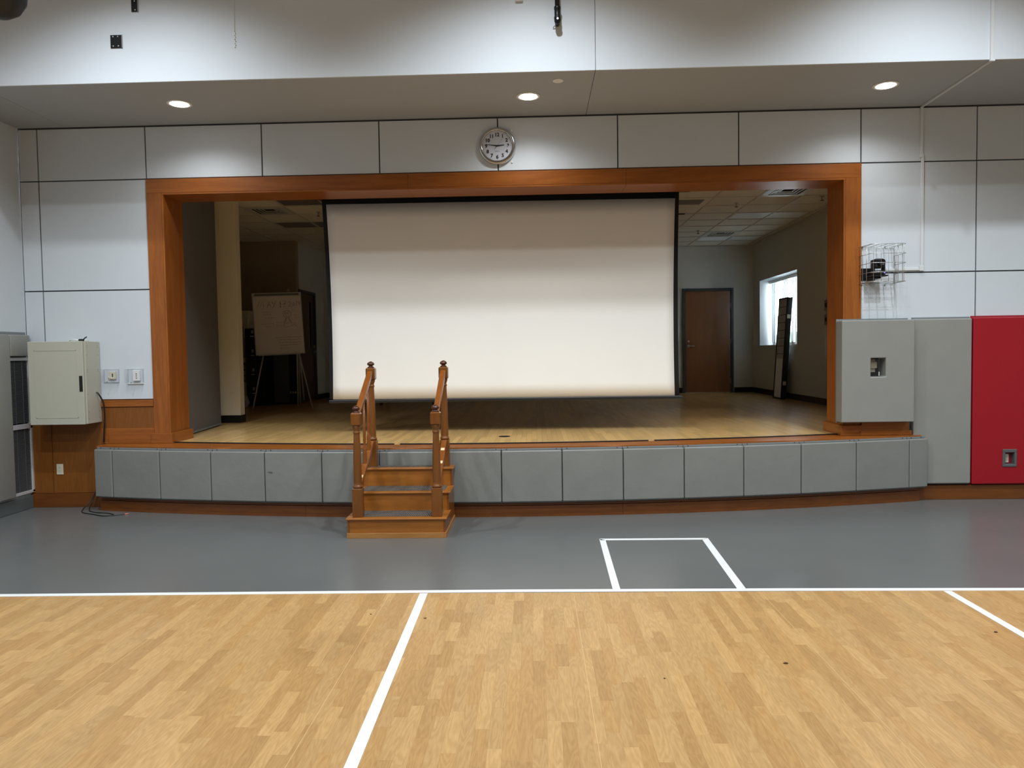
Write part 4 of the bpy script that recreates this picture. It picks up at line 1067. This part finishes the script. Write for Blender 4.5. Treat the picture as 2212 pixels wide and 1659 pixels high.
for nm, pts in (('leg', [BM @ Vector((.11, .02, .0)), (-4.30, 4.38, SZ)]), ('leg', [BM @ Vector((BWD-.09, .02, .02)), (-3.45, 4.86, SZ)]), ('leg', [BM @ Vector((BWD-.12, .05, .0)), (-3.86, 5.36, SZ)]), ('leg', [BM @ Vector((BWD-.08, .05, .0)), (-3.79, 5.5, SZ+.10)])):
    MB().tube([Vector(p) for p in pts], .011, 10).build(nm, BOARDF, ea)

# ---- beige locker panel with hanging bags
t = empty('tall_locker', (-5.0, 5.85, SZ), 'tall beige locker half hidden behind the cream column', 'locker')
box(-5.14, -4.865, 5.80, 6.09, SZ+.03, 2.40, .004).build('body', CREAM, t)
box(-5.14, -4.875, 5.782, 5.80, SZ+.06, 2.36, .004).build('door', CREAM, t)
t2 = empty('hanging_bags', (-4.97, 5.76, 1.5), 'clear plastic bags hanging on the beige locker door', 'bag')
random.seed(2)
for k, (x, z, w2, h2) in enumerate(((-4.99, 1.98, .09, .26), (-4.95, 1.72, .10, .36), (-5.03, 1.66, .07, .34))):
    b = MB(); n = 6; g = [[b.bm.verts.new((x-w2/2+w2*i/4+random.uniform(-.006, .006), 5.755-.012*k+random.uniform(-.014, .012), z-h2/2+h2*j/n)) for i in range(5)] for j in range(n+1)]
    for j in range(n):
        for i in range(4): b.bm.faces.new((g[j][i], g[j][i+1], g[j+1][i+1], g[j+1][i]))
    b.build('bag', BAG, t2)
t3 = empty('door_pocket_organizer', (-4.96, 5.77, 1.1), 'lavender pocket organizer on the lower beige locker door', 'organizer')
box(-5.04, -4.88, 5.765, 5.78, 1.10, 1.45, .004).build('sheet', LAV, t3)
for r_ in range(3):
    for c_ in range(3): box(-5.03+.05*c_, -4.99+.05*c_, 5.755, 5.766, 1.12+.105*r_, 1.20+.105*r_, .003).build('pocket', BAG, t3)
# ---- black filing cabinet
t = empty('filing_cabinet', (-4.65, 5.6, SZ), 'black four-drawer filing cabinet left of the easel', 'cabinet')
box(-4.84, -4.50, 5.52, 5.91, SZ+.01, 2.06, .004).build('body', BLKP, t)
for k in range(4):
    z0 = SZ+.04+.34*k; d_ = box(-4.83, -4.51, 5.50, 5.52, z0, z0+.32, .004).build('drawer', BLKP, t)
    box(-4.73, -4.66, 5.475, 5.50, z0+.185, z0+.20, .003).build('handle', CHR, d_)
    b = MB(); b.box(-4.715, -4.675, 5.494, 5.50, z0+.245, z0+.30, .001); b.build('label_holder', STEEL, d_)
# ---- upholstered screen panels behind the easel
t = empty('divider_panel', (-4.3, 5.95, SZ), 'grey fabric divider panel in black frame behind the easel legs', 'divider')
b = MB(); b.box(-4.58, -4.48, 5.93, 5.99, SZ, 1.66); b.box(-4.195, -4.03, 5.93, 5.99, SZ, 1.66); b.box(-4.48, -4.195, 5.93, 5.99, SZ, SZ+.04); b.box(-4.48, -4.195, 5.93, 5.99, 1.60, 1.66); b.build('frame', BLKP, t)
box(-4.48, -4.195, 5.945, 5.975, SZ+.04, 1.60).build('fabric_panel', PART, t)
for k in range(4): box(-4.185+.045*k, -4.160+.045*k, 5.920, 5.93, .865, .905, .002).build('socket', CREAMP, t)
t = empty('crumpled_bag', (-4.80, 5.35, SZ), 'white crumpled bag on the floor beside the black cabinet', 'bag')
b = MB(); random.seed(9)
bmesh.ops.create_icosphere(b.bm, subdivisions=2, radius=.09)
for v in b.bm.verts: v.co = Vector((v.co.x*.8-4.78, v.co.y*.7+5.3, max(SZ+.002, v.co.z*1.3+SZ+.09))) + Vector([random.uniform(-.018, .018) for _ in range(3)])*(1 if v.co.z > 0 else .3)
for v in b.bm.verts: v.co.z = max(v.co.z, SZ+.002)
b.build('bag', BAG, t)
# light switch by the side door
t = empty('light_switch', (-4.07, 7.56, 1.80), 'pale light switch plate beside the dark side door', 'switch')
box(-4.07, -4.062, 7.50, 7.62, 1.73, 1.88, .002).build('plate', CREAMP, t); box(-4.062, -4.055, 7.545, 7.575, 1.78, 1.83, .002).build('toggle', WHT, t)

# ---- table behind the screen (legs show under it)
t = empty('wooden_table', (-1.9, 5.7, SZ), 'brown table mostly hidden behind the projection screen', 'table')
box(-2.45, -1.35, 5.3, 6.1, SZ+.72, SZ+.75, .005).build('tabletop', DOORD, t)
for x in (-2.38, -1.45):
    for y in (5.38, 6.02): box(x-.025, x+.025, y-.025, y+.025, SZ, SZ+.72, .003).build('leg', DOORD, t)
# ---- folded lattice screen leaning by the window
t = empty('folded_lattice_screen', (4.7, 5.6, SZ), 'folded black-framed paper screen leaning against the window wall', 'folding screen')
H_ = 1.79; lean = math.atan2(.115, H_)
LM = Matrix.Translation((4.640, 0, SZ+.002)) @ Matrix.Rotation(lean, 4, 'Y')
FY0, FY1 = 5.47, 5.90
for k in range(4):
    x0 = .024*k; b = MB()
    b.box(x0, x0+.021, FY0, FY0+.02, 0, H_, M=LM); b.box(x0, x0+.021, FY1-.02, FY1, 0, H_, M=LM)
    b.box(x0, x0+.021, FY0+.02, FY1-.02, H_-.025, H_, M=LM); b.box(x0, x0+.021, FY0+.02, FY1-.02, 0, .03, M=LM); fr_ = b.build('panel_frame', BLKP, t)
    MB().box(x0+.012, x0+.014, FY0+.02, FY1-.02, .03, H_-.025, M=LM).build('paper', SHOJI, fr_)
    if k == 0:
        zt_ = H_-.025; zb_ = 0.80; nrow = 7; dz = (zt_-zb_)/nrow
        for q in range(nrow): MB().box(x0+.004, x0+.011, FY0+.02, FY1-.02, zb_+dz*q-.004, zb_+dz*q+.004, M=LM).build('lattice_bar', BLKP, fr_)
        for q in range(1, 6): MB().box(x0+.005, x0+.010, FY0+.02+.065*q-.002, FY0+.02+.065*q+.002, zb_-.09, zt_, M=LM).build('lattice_bar', DKM, fr_)
for z in (.25, 1.42): MB().box(.02, .075, FY0-.004, FY0, z, z+.07, M=LM).build('hinge', CREAMP, t)
# ---- outlets on the stage right wall
for (y, z, lb, m) in ((7.0, 1.05, 'grey outlet low on the wall under the stage window', BWALL), ):
    t = empty('wall_outlet', (rx, y, z), lb, 'outlet'); box(rx-.008, rx, y-.04, y+.04, z-.06, z+.06, .002).build('plate', REVW, t); box(rx-.010, rx-.008, y-.015, y+.015, z-.035, z+.035, .002).build('socket', m, t)
for (z, lb) in ((2.215, 'upper dark switch box beside the right jamb'), (1.995, 'lower dark switch box beside the right jamb')):
    t = empty('switch_box', (rx, 3.92, z), lb, 'switch'); box(rx-.04, rx, 3.86, 3.98, z-.08, z+.08, .003).build('plate', ACRYD, t); box(rx-.055, rx-.04, 3.88, 3.93, z-.03, z+.03, .003).build('knob', BLKP, t)
# ---- round floor plate and scraps
tag(MB().lathe([(.062, 0), (.062, .003), (.055, .004)], (.012, .22, SZ), n=32).build('floor_plate', DKM), 'small dark round plate set in the stage floor', 'floor plate')
